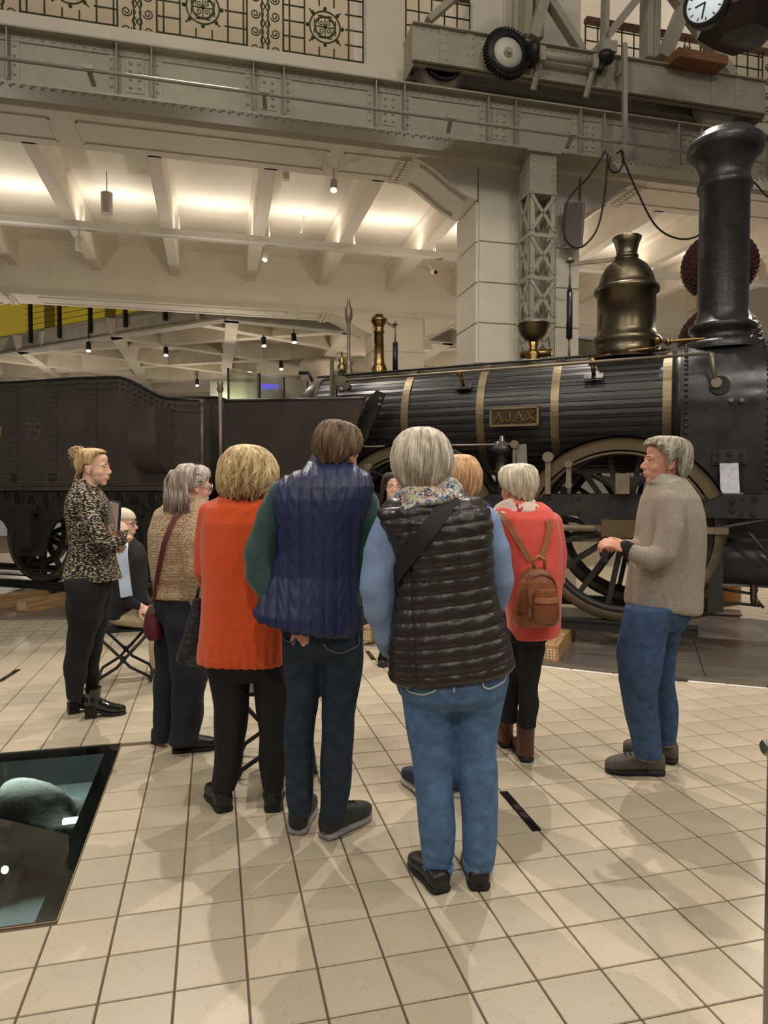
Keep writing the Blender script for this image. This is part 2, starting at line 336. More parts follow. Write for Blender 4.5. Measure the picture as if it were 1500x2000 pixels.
# gallery slab with ribs, front and behind
m=MB(); m.box(-13,13,.84,6.45,6.62,6.95); sl=St(m,'ceiling_gallery',M('ceiling_white',(236,228,212),.8,var=.02,vs=2))
for k in range(-5,9):
    xc=-4.42+k*1.585; m=MB(); prof=[(-.11,ZS+.03),(-.09,ZS),(.09,ZS),(.11,ZS+.03),(.11,6.5),(.17,6.56),(.17,6.63),(-.17,6.63),(-.17,6.56),(-.11,6.5)]
    m.prism([Vector((xc+a,.8,b)) for a,b in prof],(0,5.7,0)); St(m,'ceiling_rib_%d'%(k+6),CREAM)
m=MB(); m.prism([Vector((-13,6.47,6.0)),Vector((-13,6.2,6.62)),Vector((-13,6.47,6.62))],(26,0,0)); m.prism([Vector((-13,.82,6.2)),Vector((-13,1.0,6.62)),Vector((-13,.82,6.62))],(26,0,0)); St(m,'ceiling_cove',CREAM)
# suspended light trunking with uplights
TRZ=6.0; TRY=3.6
tr=empty('light_trunking',BF,(0,0,0),'long cream light trunking hung below the gallery ribs','light trunking')
m=MB(); m.box(-12,12,TRY-.08,TRY+.08,TRZ,TRZ+.05); m.box(-12,12,TRY-.1,TRY-.08,TRZ-.01,TRZ+.1); m.box(-12,12,TRY+.08,TRY+.1,TRZ-.01,TRZ+.1); m.build('channel',WHITEP,tr)
for k in range(-4,8):
    xc=-4.42+k*1.585; m=MB(); m.tube([(xc+.2,TRY-.03,TRZ+.1),(xc+.2,TRY-.03,6.35),(xc+.2,TRY+.08,6.35),(xc+.2,TRY+.08,TRZ+.1)],.008,5); m.build('hanger',WHITEP,tr)
for k in range(-3,7):
    xc=-4.42+(k+.5)*1.585
    l=bpy.data.lights.new('trunking_uplight','AREA'); l.shape='RECTANGLE'; l.size=1.25; l.size_y=.16; l.energy=15; l.color=WARM2
    o=bpy.data.objects.new('trunking_uplight',l); COL.objects.link(o); o.matrix_world=BF.m@Matrix.Translation((xc,TRY,TRZ+.11))@Matrix.Rotation(PI,4,'X')
# spotlights, pendant, smoke detector, camera on the gallery ceiling
def spotlight(p,d,label,lit=True,s=1,stem=.18,mat=None):
    r=empty('spotlight',None,p,label,'spotlight','ceiling spotlights'); d=Vector(d).normalized(); mt=mat or WHITEP
    m=MB(); m.tube([(0,0,stem*s),(0,0,.0)],.012*s,6); m.build('stem',mt,r)
    m=MB(); m.cyl(-d*.06*s,d*.12*s,.05*s,.05*s,14); m.build('housing',mt,r)
    if lit: m=MB(); m.cyl(d*.121*s,d*.127*s,.042*s,.042*s,12); m.build('lens',LENS,r)
    return r
spotlight(BF.m@(BF.hz(652,332,6.1)-Vector((0,0,.2))),(.0,-.45,-.9),'lit white spotlight under the front gallery beam',stem=.2)
spotlight(BF.m@Vector((BF.pl(519,490,TRY).x,TRY,TRZ-.195)),(-.1,-.4,-.9),'lit white spotlight hanging from the trunking middle')
spotlight(BF.m@Vector((BF.pl(154,450,TRY).x,TRY,TRZ-.23)),(0,0,-1),'unlit white spotlight hanging at the left end of the trunking',False,1.2)
for p_,lb in (((559,340),'short white cylinder fixture beside a ceiling rib'),):
    m=MB(); m.cyl((0,0,-.07),(0,0,.1),.055,.055,12); o=m.build('ceiling_fixture',WHITEP); o.location=BF.m@(BF.hz(559,331,6.62)-Vector((0,0,.1))); tag(o,lb,'light fixture')
pc=BF.hz(209,335,6.62); pb=BF.pl(209,418,pc.y); pw=6.62-pb.z
r=empty('pendant_lamp',None,BF.m@pb,'cream cylinder pendant lamp hanging from a thin wire','pendant lamp')
m=MB(); m.cyl((0,0,0),(0,0,.33),.09,.09,20); m.cyl((0,0,.33),(0,0,.34),.09,.07,20); m.build('cylinder',WHITEP,r); m=MB(); m.tube([(0,0,.33),(.005,0,pw*.8),(0,0,pw)],.008,5); m.build('wire',STEEL,r)
r=empty('smoke_detector',None,BF.m@BF.pl(590,410,4.2),'white smoke detector on a rod above the trunking','smoke detector')
m=MB(); m.lathe([(0,-.04),(.07,-.03),(.1,0),(.1,.03),(.04,.06),(0,.06)],n=18); m.build('body',WHITEP,r); m=MB(); m.tube([(.05,-.6,-.65),(.12,-.3,-.02),(.08,0,.02),(0,0,.03)],.014,6); m.build('rod',WHITEP,r)
r=empty('security_camera',None,BF.m@BF.pl(843,530,TRY),'small white security camera with black lens under the trunking','camera')
m=MB(); m.cyl((0,0,0),(.06,-.14,-.06),.045,.045,10); m.build('body',WHITEP,r); m=MB(); m.cyl((.062,-.142,-.061),(.075,-.17,-.072),.035,.03,10); m.build('lens',IRON,r); m=MB(); m.tube([(0,0,.0),(-.02,0,.1),(-.06,0,.14)],.015,6); m.build('bracket',WHITEP,r)
# ------------------------------------------------------------ hall behind: concrete waffle ceiling, deck with yellow room, glass case
zc=5.5
e0,e1,e2=BF.hz(52,686,zc),BF.hz(440,625,zc),BF.hz(700,652,zc)
d01=(e1-e0).normalized(); d12=(e2-e1).normalized(); dd=d01
def farside(p): return (d01.x*(p.y-e0.y)-d01.y*(p.x-e0.x))>0 and (d12.x*(p.y-e1.y)-d12.y*(p.x-e1.x))>0
k=0
for ang,offs in ((90,np.arange(-15,13,2.9)+.2),(30,np.arange(-10,34,3.3)),(150,np.arange(-10,34,3.3)+.8)):
    for of in offs:
        a=math.radians(ang); d=Vector((math.cos(a),math.sin(a),0)); n=Vector((-d.y,d.x,0))
        base=Vector((of,7.3,0)) if ang==90 else Vector((0,of+7.3,0))
        t0,t1=-60,60
        for ax,lo,hi in ((0,-15,12),(1,7.4,29)):
            if abs(d[ax])>1e-3:
                q=sorted(((lo-base[ax])/d[ax],(hi-base[ax])/d[ax])); t0=max(t0,q[0]); t1=min(t1,q[1])
        ts_=[t for t in np.linspace(t0,t1,400) if farside(base+d*t)] if t1>t0 else []
        if len(ts_)<4 or ts_[-1]-ts_[0]<.5: continue
        p=base+d*ts_[0]; q=base+d*ts_[-1]; m=MB(); k+=1; zq=zc+{90:0,30:.012,150:.024}[ang]; pr=[(-.15,zq),(.15,zq),(.25,5.98),(-.25,5.98)]
        vs=[e+n*u+Vector((0,0,zz)) for e in (p,q) for u,zz in pr]; m.add(vs,[(0,1,2,3),(7,6,5,4),(0,4,5,1),(1,5,6,2),(2,6,7,3),(3,7,4,0)])
        St(m,'ceiling_waffle_rib_%d'%k,CONC)
far=[Vector((13,e2.y+d12.y*14,0)),Vector((13,29.5,0)),Vector((-17,29.5,0)),Vector((-17,e0.y-d01.y*12,0))]
ed=[e0-d01*14,e0,e1,e2+d12*14]
m=MB(); m.prism([Vector((p.x,p.y,5.95)) for p in ed+[Vector((14,29.4,0)),Vector((-17,29.4,0))]],(0,0,.1)); St(m,'ceiling_waffle_panel',M('waffle_soffit',(190,178,156),.85,var=.08,vs=1.2),BF)
for i_,(A_,B__) in enumerate(((e0-d01*14,e1),(e1,e2+d12*14))):
    m=MB(); u=(B__-A_).normalized(); w_=Vector((-u.y,u.x,0)); m.prism([A_,B__,B__+w_*.22,A_+w_*.22],(0,0,.55)); m.prism([A_-w_*.1,B__-w_*.1,B__,A_],(0,0,.05)); St(m,'trim_%d'%(60+i_),CONC2,BF,'raw concrete edge of the upper deck')
for pts in (((300,700),(345,697),(330,682),(290,684)),((205,683),(203,676),(160,690)),):
    pass
for i,(x,y) in enumerate(((173,675),(324,684),(385,745),(515,665),(574,658),(549,712))):
    p=BF.m@BF.hz(x,y,zc-.12); spotlight(p,(.1,-.3,-.9),['lit black spotlight left under the concrete ceiling','lit black spotlight under the grey ceiling square','low lit black spotlight above the tender','tilted black spotlight left of the crossing beams','lit black spotlight right under the crossing beams','small lit black spotlight above the glass case'][i],True,1.3,.44,IRON)
rl=empty('deck_railing',BF,e0,'black post and wire railing on the concrete deck edge before the yellow wall','railing')
ts=(.03,.2,.37,.55,.74,.9)
for t in ts: m=MB(); p=(e1-e0)*t; m.bar(p+Vector((0,-.07,.2)),p+Vector((0,-.07,1.5)),.1,.07,dd); m.build('post',IRON,rl)
for k in range(6): m=MB(); z=.55+k*.16; m.tube([Vector((0,-.05,z)),(e1-e0)+Vector((0,-.05,z))],.008,5); m.build('wire',IRON,rl)
m=MB(); q=(e1-e0); m.box(0,.02,0,.02,0,.02)
YEL=emis('yellow_glow_wall',(228,200,52),.28)  # emission stands in for the room light falling on this wall
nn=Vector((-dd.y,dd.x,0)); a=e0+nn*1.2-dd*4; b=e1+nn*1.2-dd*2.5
m=MB(); m.prism([a+Vector((0,0,.42)),b+Vector((0,0,.42)),b+Vector((0,0,3)),a+Vector((0,0,3))],nn*.1); St(m,'wall_yellow',YEL,BF,'yellow wall of the upper room, glowing by itself')
for t in (-.06,.3,.62):
    m=MB(); c=e0+(e1-e0)*t+nn*1.1; m.bar(c+Vector((0,0,.42)),c+Vector((0,0,3)),.35,.12,dd); St(m,'trim_%d'%(7+int((t+.1)*10)),M('olive_panel',(150,140,60),.7))
# back wall, round column, glass case
m=MB(); m.box(-18,14,29.5,29.8,0,7.5); m.box(-18,-17.7,6,30,0,7.5); m.box(13.7,14,6,30,0,7.5); St(m,'wall_back',CREAM)
c=BF.hz(627,712,5.35); m=MB(); m.lathe([(.35,0),(.35,5.1),(.42,5.2),(.62,5.28),(.66,5.36),(.62,5.42),(.45,5.5),(.45,5.65)],(c.x,c.y,-.003),24); St(m,'wall_column_round',CONC,BF,'round concrete column with flared capital')
gc=empty('glass_display_case',BF,(0,0,0),'tall glass partition with green lit rear behind the footplate','glass case')
a=BF.pl(446,740,7.9);b=BF.pl(600,735,9.5)
dv=(b-a); dv.z=0
m=MB(); m.bar(Vector((a.x,a.y,2.3)),Vector((b.x,b.y,2.3)),.02,4.3); m.build('pane',glass('case_glass',(214,224,208),.05),gc)
for t in (0,.37,.68,1): m=MB(); p=a+dv*t; m.bar(Vector((p.x,p.y,0)),Vector((p.x,p.y,4.45)),.05,.05); m.build('mullion',IRON,gc)
p=a+dv*.55+Vector((-.2,.9,0)); m=MB(); m.box(p.x-1.4,p.x+1.4,p.y,p.y+.1,.02,4.4); m.build('rear_panel',M('case_rear',(150,150,128),.6,var=.1),gc)
m=MB(); m.box(p.x-.3,p.x+1.3,p.y-.05,p.y-.01,3.85,3.95); m.build('yellow_reflection',emis('case_yellow',(230,200,90),2),gc)  # glowing bar imitates a yellow reflection in the glass
m=MB(); m.box(p.x+.0,p.x+.5,p.y-.05,p.y-.01,4.25,4.38); m.build('blue_reflection',emis('case_blue',(70,70,255),3),gc)  # glowing patch imitates a blue reflection in the glass
# ------------------------------------------------------------ upper gallery: slab, piers, back wall, railing
m=MB(); m.box(-13,13,-.26,9,6.95,7.1); m.box(-13,13,-.22,.0,7.1,7.14); St(m,'floor_gallery_upper',CREAM)
m=MB(); m.box(-13,13,6.5,6.7,7.1,13); St(m,'wall_upper_back',CREAM)
m=MB(); m.box(-13,13,-.3,6.6,11.2,11.4); St(m,'ceiling_upper',CREAM)
for i,(a,b) in enumerate(((-1.62,-1.08),(-.1,1.65),(-9.6,-9.0))):
    m=MB(); m.box(a,b,.1,.8,7.1,11.3)
    if i==1:
        for q in range(5): m.cyl((.45+q*.09,.1,7.1),(.45+q*.09,.1,11.2),.035,.035,8)
    St(m,'wall_upper_pier_%d'%(i+1),CREAM)
for k,xx in enumerate((-7,-5.2,-3.4,-.2,3,5)):
    m=MB(); m.box(xx,xx+.12,6.4,6.5,7.1,10.5); m.box(xx,xx+1.2,6.42,6.5,9.2,9.3); St(m,'trim_%d'%(20+k),CREAM2)
def spiral(c,r,t0,turns,sgn,th=.009,n=22):
    pts=[]
    for i in range(n+1):
        t=i/n; a=t0+sgn*turns*2*PI*t; rr=r*(1-.8*t); pts.append(Vector((c[0]+rr*math.cos(a),c[1],c[2]+rr*math.sin(a))))
    return pts
RZ0=7.2
def ring(c,r,th,n=28): return [Vector((c[0]+r*math.cos(2*PI*i/n),c[1],c[2]+r*math.sin(2*PI*i/n))) for i in range(n)]
CP=.198
ros_me=None
def rosette(parent,x,z):
    m=MB()
    for r in (.205,.135): m.tube(ring((0,0,0),r,.01),.012 if r>.2 else .015,6,closed=True)
    for q in range(8):
        a=PI/4*q; m.ball((.235*math.cos(a),-.005,.235*math.sin(a)),.026,8,5)
    for q in range(4):
        a=PI/2*q+PI/4; c=(.075*math.cos(a),0,.075*math.sin(a))
        m.tube(spiral(c,.04,a,1.2,1,n=14),.007,5); m.tube([(0,0,0),(.13*math.cos(a-PI/4),0,.13*math.sin(a-PI/4))],.008,5)
        m.tube([Vector((.205*math.cos(a),0,.205*math.sin(a))),Vector((.3*math.cos(a),0,.3*math.sin(a)))],.01,5)
        b=a+PI/4; pts=[Vector((.17*math.cos(b+t*.6),0,.17*math.sin(b+t*.6)))*(1-.22*(1-abs(t))) for t in np.linspace(-1,1,9)]; m.tube(pts,.008,5)
    m.ball((0,-.01,0),.03,8,6)
    o=m.build('rosette',GREEN,parent); o.location=(x,0,z)
def scrolls(parent,x):
    m=MB()
    for z in (7.28,7.5,7.72,7.94,8.16):
        for s in (-1,1):
            m.tube(spiral((s*.13,0,z),.065,PI/2*(1+s)+.4,1.6,s),.009,5); m.tube([(s*.06,0,z-.11),(s*.02,0,z),(s*.06,0,z+.11)],.008,5)
            m.tube([(0,0,z-.11),(s*.045,0,z-.03),(s*.045,0,z+.03),(0,0,z+.11)],.008,5)
    for s in (-1,1): m.tube([(s*.235,0,7.14),(s*.235,0,8.4)],.013,6); m.tube([(s*.04,0,7.14),(s*.04,0,8.4)],.009,5)
    o=m.build('scroll_panel',GREEN,parent); o.location=(x,0,0)
def railing(x0,x1,ros,scr,label):
    r=empty('gallery_railing',BF,(0,.02,0),label,'railing','green wrought iron railings of the upper gallery')
    blk=[(q-.27,q+.27) for q in ros]; sb=[(q-.235,q+.235) for q in scr]
    n=max(1,round((x1-x0)/CP)); st=(x1-x0)/n
    for k in range(n+1):
        x=x0+st*k
        if any(a<x<b for a,b in sb): continue
        m=MB()
        if any(a<x<b for a,b in blk): m.tube([(x,0,7.14),(x,0,7.42)],.011,5); m.build('baluster',GREEN,r); m=MB(); m.tube([(x,0,7.96),(x,0,8.35)],.011,5)
        else: m.tube([(x,0,7.14),(x,0,8.35)],.012,5)
        m.build('baluster',GREEN,r)
    for z in (7.3,7.5,7.7,7.9,8.1,8.3):
        cuts=sorted(sb+[q for q in blk if 7.45<z<7.95]); x=x0
        for a,b in cuts+[(x1,x1)]:
            if a>x+.01: m=MB(); m.tube([(x,0,z),(a,0,z)],.011,5); m.build('rail',GREEN,r)
            x=max(x,b)
    m=MB(); m.box(x0,x1,-.05,.05,8.36,8.42); m.build('handrail',M('handrail_wood',(110,72,44),.5),r)
    for q in ros: rosette(r,q,7.69)
    for q in scr: scrolls(r,q)
railing(-9.0,-1.65,[-8.5,-6.92,-5.33,-3.75,-2.17],[-7.7,-6.13,-4.55,-2.96],'long green wrought iron railing with rosettes above the girder')
railing(-1.05,-.12,[],[],'short green railing between two upper piers behind the crane'); railing(1.68,8.5,[2.6,4.2],[3.4,5.0],'green railing right of the upper pillar behind the crane')
# ------------------------------------------------------------ crane runway girder
gy=-.5; zt,zb=6.74,6.1
gd=empty('crane_runway_girder',BF,(0,gy,0),'grey-green riveted steel runway girder running along the gallery','girder')
m=MB(); m.box(-13,13,-.02,.02,zb,zt); m.build('web',GIRD,gd)
m=MB(); m.box(-13,13,-.14,.14,zt-.02,zt); m.box(-13,13,-.035,-.02,zt-.12,zt-.02); m.build('top_flange',GIRD,gd)
m=MB(); m.box(-13,13,-.17,.17,zb-.025,zb); m.box(-13,13,-.035,-.02,zb,zb+.1); m.build('bottom_flange',GIRD,gd)
m=MB(); m.box(-13,13,-.03,.03,zt,zt+.045); m.build('crane_rail',GIRD,gd)
sx=[-5.889,-4.725,-4.333,-3.152,-2.781,-1.614,-1.238,-.086,.307,1.264,1.628,2.811,3.187,4.37,4.74]
sx=[sx[0]-.37-1.18,sx[0]-.37]+sx
rv=MB()
for x in np.arange(-8.5,6,.11): rv.dome((x,-.035,zt-.075),.018,(0,-1,0)); rv.dome((x,-.035,zb+.055),.017,(0,-1,0)); rv.dome((x,-.1,zb-.025),.017,(0,0,-1)); rv.dome((x+.04,-.14,zb-.025),.017,(0,0,-1))
for x in sx:
    m=MB(); m.box(x-.006,x+.006,-.13,-.02,zb,zt-.02); m.box(x-.04,x+.006,-.03,-.02,zb+.1,zt-.12); m.build('stiffener',GIRD,gd)
for i in range(0,len(sx)-1):
    a,b=sx[i],sx[i+1]
    if b-a<.6:
        m=MB(); c=(a+b)/2; m.box(c-.1,c+.1,-.032,-.02,zb+.11,zt-.13); m.build('splice_plate',GIRD,gd)
        for u in (-.05,.05):
            for z in np.linspace(zb+.17,zt-.19,4): rv.dome((c+u,-.032,z),.024,(0,-1,0))
    else:
        for (x0,x1,z0,z1) in ((a+.01,a+.11,zb+.1,zt-.12),(b-.1,b-.04,zb+.1,zt-.12)):
            m=MB(); m.box(x0,x1,-.03,-.02,z0,z1); m.build('edge_angle',GIRD,gd)
            for z in np.linspace(z0+.05,z1-.05,4): rv.dome(((x0+x1)/2,-.03,z),.02,(0,-1,0))
        if i==len(sx)-6:
            m=MB(); m.box(.42,1.08,-.034,-.02,zb+.1,zt-.12); m.build('splice_plate',GIRD,gd)
            for u in np.linspace(.47,1.03,8):
                for z in np.linspace(zb+.15,zt-.17,4): rv.dome((u,-.034,z),.019,(0,-1,0))
tag(rv.build('rivets',GIRD2,gd),kind='stuff')
cb=empty('conductor_pipe',BF,(0,0,0),'thin grey conductor pipe on brackets along the girder front','pipe')
a=BF.pl(0,113,-.85);b=BF.pl(1500,318,-.85); d=(b-a)
m=MB(); m.tube([a-d*.3,b+d*.3],.022,8); m.build('pipe',M('pipe_paint',(160,155,140),.75,spec=.2),cb)
for t in (.09,.285,.52,.69): m=MB(); p=a+d*t; m.bar(p+Vector((0,-.02,.02)),p+Vector((.03,.2,-.06)),.05,.03); m.box(p.x-.06,p.x+.06,p.y-.03,p.y+.03,p.z,p.z+.05); m.build('bracket',GIRD,cb)
# lattice column under the girder
lc=empty('lattice_column',BF,(0,0,0),'grey-green riveted lattice steel column before the cream pillar','column')
cx0,cx1,cy0,cy1=.51,.9,-.62,-.28; ct=zb-.026
m=MB(); m.box(cx0,cx1,cy0,cy1,5.56,ct); m.box(cx0-.05,cx1+.05,cy0-.05,cy1+.05,ct-.02,ct); m.build('head_plate',GIRD,lc)
rv=MB()
for z in np.linspace(5.62,ct-.05,6):
    for x in (cx0+.05,cx1-.05): rv.dome((x,cy0,z),.014,(0,-1,0))
    rv.dome((cx0,cy0+.08,z),.014,(-1,0,0)); rv.dome((cx0,cy1-.08,z),.014,(-1,0,0))
for (x,y,sx_,sy_) in ((cx0,cy0,1,1),(cx1,cy0,-1,1),(cx0,cy1,1,-1),(cx1,cy1,-1,-1)):
    m=MB(); x0,x1=sorted((x,x+sx_*.075)); y0,y1=sorted((y,y+sy_*.012)); m.box(x0,x1,y0,y1,-.003,5.56); x0,x1=sorted((x,x+sx_*.012)); y0,y1=sorted((y,y+sy_*.075)); m.box(x0,x1,y0,y1,-.003,5.56); m.build('corner_angle',GIRD,lc)
z=5.56; 
while z>.6:
    z2=z-.575
    for yy in (cy0-.008,cy1+.008):
        m=MB(); m.bar((cx0+.02,yy,z-.06),(cx1-.02,yy,z2+.04),.012,.045,(1,0,0)); m.bar((cx1-.02,yy,z-.06),(cx0+.02,yy,z2+.04),.012,.045,(1,0,0)); m.box(cx0,cx1,yy-.006,yy+.006,z-.05,z+.0); m.build('cross_brace',GIRD,lc)
    for xx in (cx0-.008,cx1+.008):
        m=MB(); m.bar((xx,cy0+.02,z-.06),(xx,cy1-.02,z2+.04),.012,.045,(0,1,0)); m.bar((xx,cy1-.02,z-.06),(xx,cy0+.02,z2+.04),.012,.045,(0,1,0)); m.box(xx-.006,xx+.006,cy0,cy1,z-.05,z); m.build('cross_brace',GIRD,lc)
    for x in (cx0+.035,cx1-.035): rv.dome((x,cy0-.015,z-.025),.014,(0,-1,0)); rv.dome((x,cy0-.015,z2+.1),.014,(0,-1,0))
    z=z2
tag(rv.build('rivets',GIRD2,lc),kind='stuff')
# wall loudspeaker panel on the pillar
r=empty('loudspeaker',BF,(0,0,0),'flat grey loudspeaker panel mounted on the pillar, hung with a cable','loudspeaker'); a=BF.pl(1120,440,-.25)
m=MB(); mt=Matrix.Translation(a)@Matrix.Rotation(math.radians(-38),4,'Z')@Matrix.Rotation(math.radians(6),4,'X')@Matrix.Rotation(math.radians(4),4,'Y')
m.box(-.14,.14,-.05,.05,-.31,.31,mt); m.build('cabinet',M('speaker_grey',(150,144,134),.6),r); m=MB(); m.box(-.125,.125,-.058,-.051,-.29,.29,mt); m.build('grille',M('speaker_cloth',(112,108,102),.9),r)
m=MB(); m.bar(a+Vector((0,.05,.1)),Vector((a.x-.02,-.002,a.z+.1)),.06,.03); m.build('bracket',WHITEP,r)
# ------------------------------------------------------------ crane end carriage
cr=empty('crane_carriage',BF,(0,0,0),'grey-green riveted crane end carriage with black gear and wheels on the girder','crane')
x0,x1,y0,y1,z0,z1=-1.17,4.16,-.74,-.3,6.95,7.43
for ya in (y0+.02,y1-.035): m=MB(); m.box(x0,x1,ya,ya+.015,z0,z1); m.build('side_plate',GIRD,cr)
for ya in (y0-.03,y1-.12): m=MB(); m.box(x0,x1,ya,ya+.15,z1-.015,z1); m.build('top_flange',GIRD,cr)
for ya in (y0-.03,y1-.12): m=MB(); m.box(x0,x1,ya,ya+.15,z0,z0+.015); m.build('bottom_flange',GIRD,cr)
for xa in (x0,x1-.02): m=MB(); m.box(xa,xa+.02,y0+.03,y1-.03,z0-.05,z1); m.build('end_plate',GIRD,cr)
rv=MB()
for x in np.arange(x0+.05,x1,.1):
    rv.dome((x,y0+.02,z1-.05),.018,(0,-1,0)); rv.dome((x,y0+.02,z0+.05),.018,(0,-1,0))
for xx in (x0+.42,x0+.78,3.3,3.7):
    m=MB(); m.box(xx-.06,xx+.06,y0+.008,y0+.02,z0+.015,z1-.015); m.build('cover_strip',GIRD,cr)
    for z in np.linspace(z0+.08,z1-.08,4): rv.dome((xx-.03,y0+.008,z),.014,(0,-1,0)); rv.dome((xx+.03,y0+.008,z),.014,(0,-1,0))
tag(rv.build('rivets',GIRD2,cr),kind='stuff')
for xx in (-.73,3.5):
    m=MB(); mt=Matrix.Rotation(PI/2,4,'X'); m.lathe([(.05,-.06),(.26,-.06),(.28,-.09),(.34,-.09),(.37,-.06),(.37,-.04),(.33,-.03),(.33,.06),(.05,.06)],(xx,-.5,zt+.045+.33),40,mt); m.build('wheel',GIRD,cr)
    w_=cr.children[-1] if cr.children else None
    m=MB(); m.box(xx-.28,xx+.28,-.56,-.55,zt+.32,zt+.36); m.cyl((xx,-.62,zt+.375),(xx,-.3,zt+.375),.06,.06,12); m.build('axle',IRON,cr)
    if xx<0: m=MB(); m.lathe([(.1,-.03),(.27,-.03),(.27,.03)],(xx,-.62,zt+.375),36,mt); [m.box(xx+.27*math.cos(a)-.014,xx+.27*math.cos(a)+.014,-.65,-.59,zt+.375+.27*math.sin(a)-.014,zt+.375+.27*math.sin(a)+.014) for a in np.linspace(0,2*PI,40,endpoint=False)]; m.build('drive_gear',IRON,cr)
gc_=BF.pl(990,105,-.86); m=MB(); mt=Matrix.Rotation(PI/2,4,'X')
m.lathe([(.2,-.05),(.285,-.05),(.285,.05),(.2,.05)],gc_,40,mt); 
for a in np.linspace(0,2*PI,44,endpoint=False):
    rt=Matrix.Translation(gc_)@Matrix.Rotation(-a,4,'Y'); m.box(.28,.315,-.05,.05,-.012,.012,rt)
g_=m.build('gear',IRON,cr); m=MB(); m.lathe([(0,-.035),(.2,-.03),(.2,.03),(0,.03)],gc_,32,mt); m.build('gear_disc',M('gear_cream',(222,216,198),.5),g_)
m=MB(); m.cyl(gc_+Vector((0,-.09,0)),gc_+Vector((0,.2,0)),.035,.035,12); m.cyl(gc_+Vector((0,-.05,0)),gc_+Vector((0,-.03,0)),.06,.06,14); m.build('gear_hub',GIRD,g_)
a=BF.pl(1040,105,-.85);b=BF.pl(1160,124,-.85)
m=MB(); m.cyl(a-Vector((.03,0,0)),b,.055,.05,16); m.build('shaft',GIRD2,cr)
m=MB(); m.lathe([(.04,0),(.13,.02),(.17,.08),(.17,.12),(.04,.16)],a+Vector((-.1,0,0)),20,Matrix.Rotation(PI/2,4,'Y')); m.build('bevel_gear',IRON,cr)
for p in (a+Vector((.12,0,0)),b): m=MB(); m.box(p.x-.04,p.x+.04,p.y-.06,y0+.02,p.z-.09,p.z+.09); m.bar(p+Vector((0,.02,-.08)),p+Vector((-.06,.1,-.4)),.05,.06); m.build('bearing',GIRD,cr)
c=BF.pl(1183,112,-.9); m=MB(); m.ball(c,.11,14,8,(1.1,1,.9)); m.cyl(c+Vector((-.03,-.0,-.05)),c+Vector((-.12,-.04,-.24)),.045,.035,10); m.build('motor',IRON,cr); m=MB(); m.box(c.x-.08,c.x+.14,c.y-.06,c.y+.1,c.z+.06,c.z+.2); m.build('motor_bracket',GIRD,cr)
p=BF.pl(1220,85,-.92);q=BF.pl(1220,287,-.92); m=MB(); m.bar(p,q,.06,.05,(0,1,0)); m.bar(BF.pl(1200,150,-.7),BF.pl(1220,133,-.92),.05,.09); m.box(q.x-.1,q.x+.1,q.y-.05,q.y+.05,q.z-.03,q.z); m.build('hanger_post',GIRD2,cr)
# braces of the crane bridge standing on the carriage
for A,B_,wd in (((835,42),(905,-20),.08),((1075,5),(1135,100),.1),((1155,110),(1255,-15),.1),((1180,80),(1183,-20),.06),((1330,10),(1430,150),.13),((1040,75),(1068,-20),.14),((1295,115),(1345,-10),.18)):
    a=BF.pl(*A,-.55);b=BF.pl(*B_,-.55); a,b=(a,b) if a.z<b.z else (b,a); m=MB(); e=b+(b-a)*.6; m.bar(a,e,.14,wd,(1,0,0)); m.build('brace',GIRD,cr)
for A,B_ in (((1025,75),(1030,-30)),((1275,120),(1278,-30)),((1262,118),(1264,-30)),((1050,80),(1046,-30))):
    a=BF.pl(*A,-.4);b=BF.pl(*B_,-.4); m=MB(); m.bar(a,b+(b-a)*.5,.2,.1,(1,0,0)); m.build('post',GIRD,cr)
a=BF.pl(1305,125,-.78);b=BF.pl(1400,135,-.78); m=MB(); m.box(a.x,b.x,-1.0,-.3,a.z-.02,a.z+.1); m.build('wooden_plank',M('crane_wood',(132,92,58),.7,var=.2,vs=4,st=(1,8,8)),cr)
# cables hanging from the conductor pipe
CAB=M('black_cable',(22,21,20),.5)
def px_cable(pts,yl,label):
    ps=[BF.pl(x,y,yl) for x,y in pts]; out=[]
    for i in range(len(ps)-1):                                    # smooth
        p0,p1,p2,p3=ps[max(i-1,0)],ps[i],ps[i+1],ps[min(i+2,len(ps)-1)]
        for t in np.linspace(0,1,8,endpoint=False): out.append(.5*((2*p1)+(p2-p0)*t+(2*p0-5*p1+4*p2-p3)*t*t+(3*p1-p0-3*p2+p3)*t**3))
    m=MB(); m.tube(out+[ps[-1]],.013,7); return tag(m.build('hanging_cable',CAB,None,BF),label,'cable','cables hanging from the girder')
px_cable([(1182,296),(1150,345),(1113,385),(1101,425),(1103,462),(1118,482),(1140,480),(1165,450),(1178,400),(1185,340),(1187,300)],-.9,'black cable hanging in a long loop before the loudspeaker')
px_cable([(1214,292),(1218,312),(1245,375),(1280,440),(1320,465),(1360,462),(1400,430),(1450,370),(1470,355),(1500,385),(1540,400)],-.95,'black cable sagging from the girder to the chimney')
px_cable([(1193,306),(1190,326),(1197,337),(1210,333),(1217,315),(1215,295),(1205,300)],-.92,'short black cable loop tied at the conductor pipe')
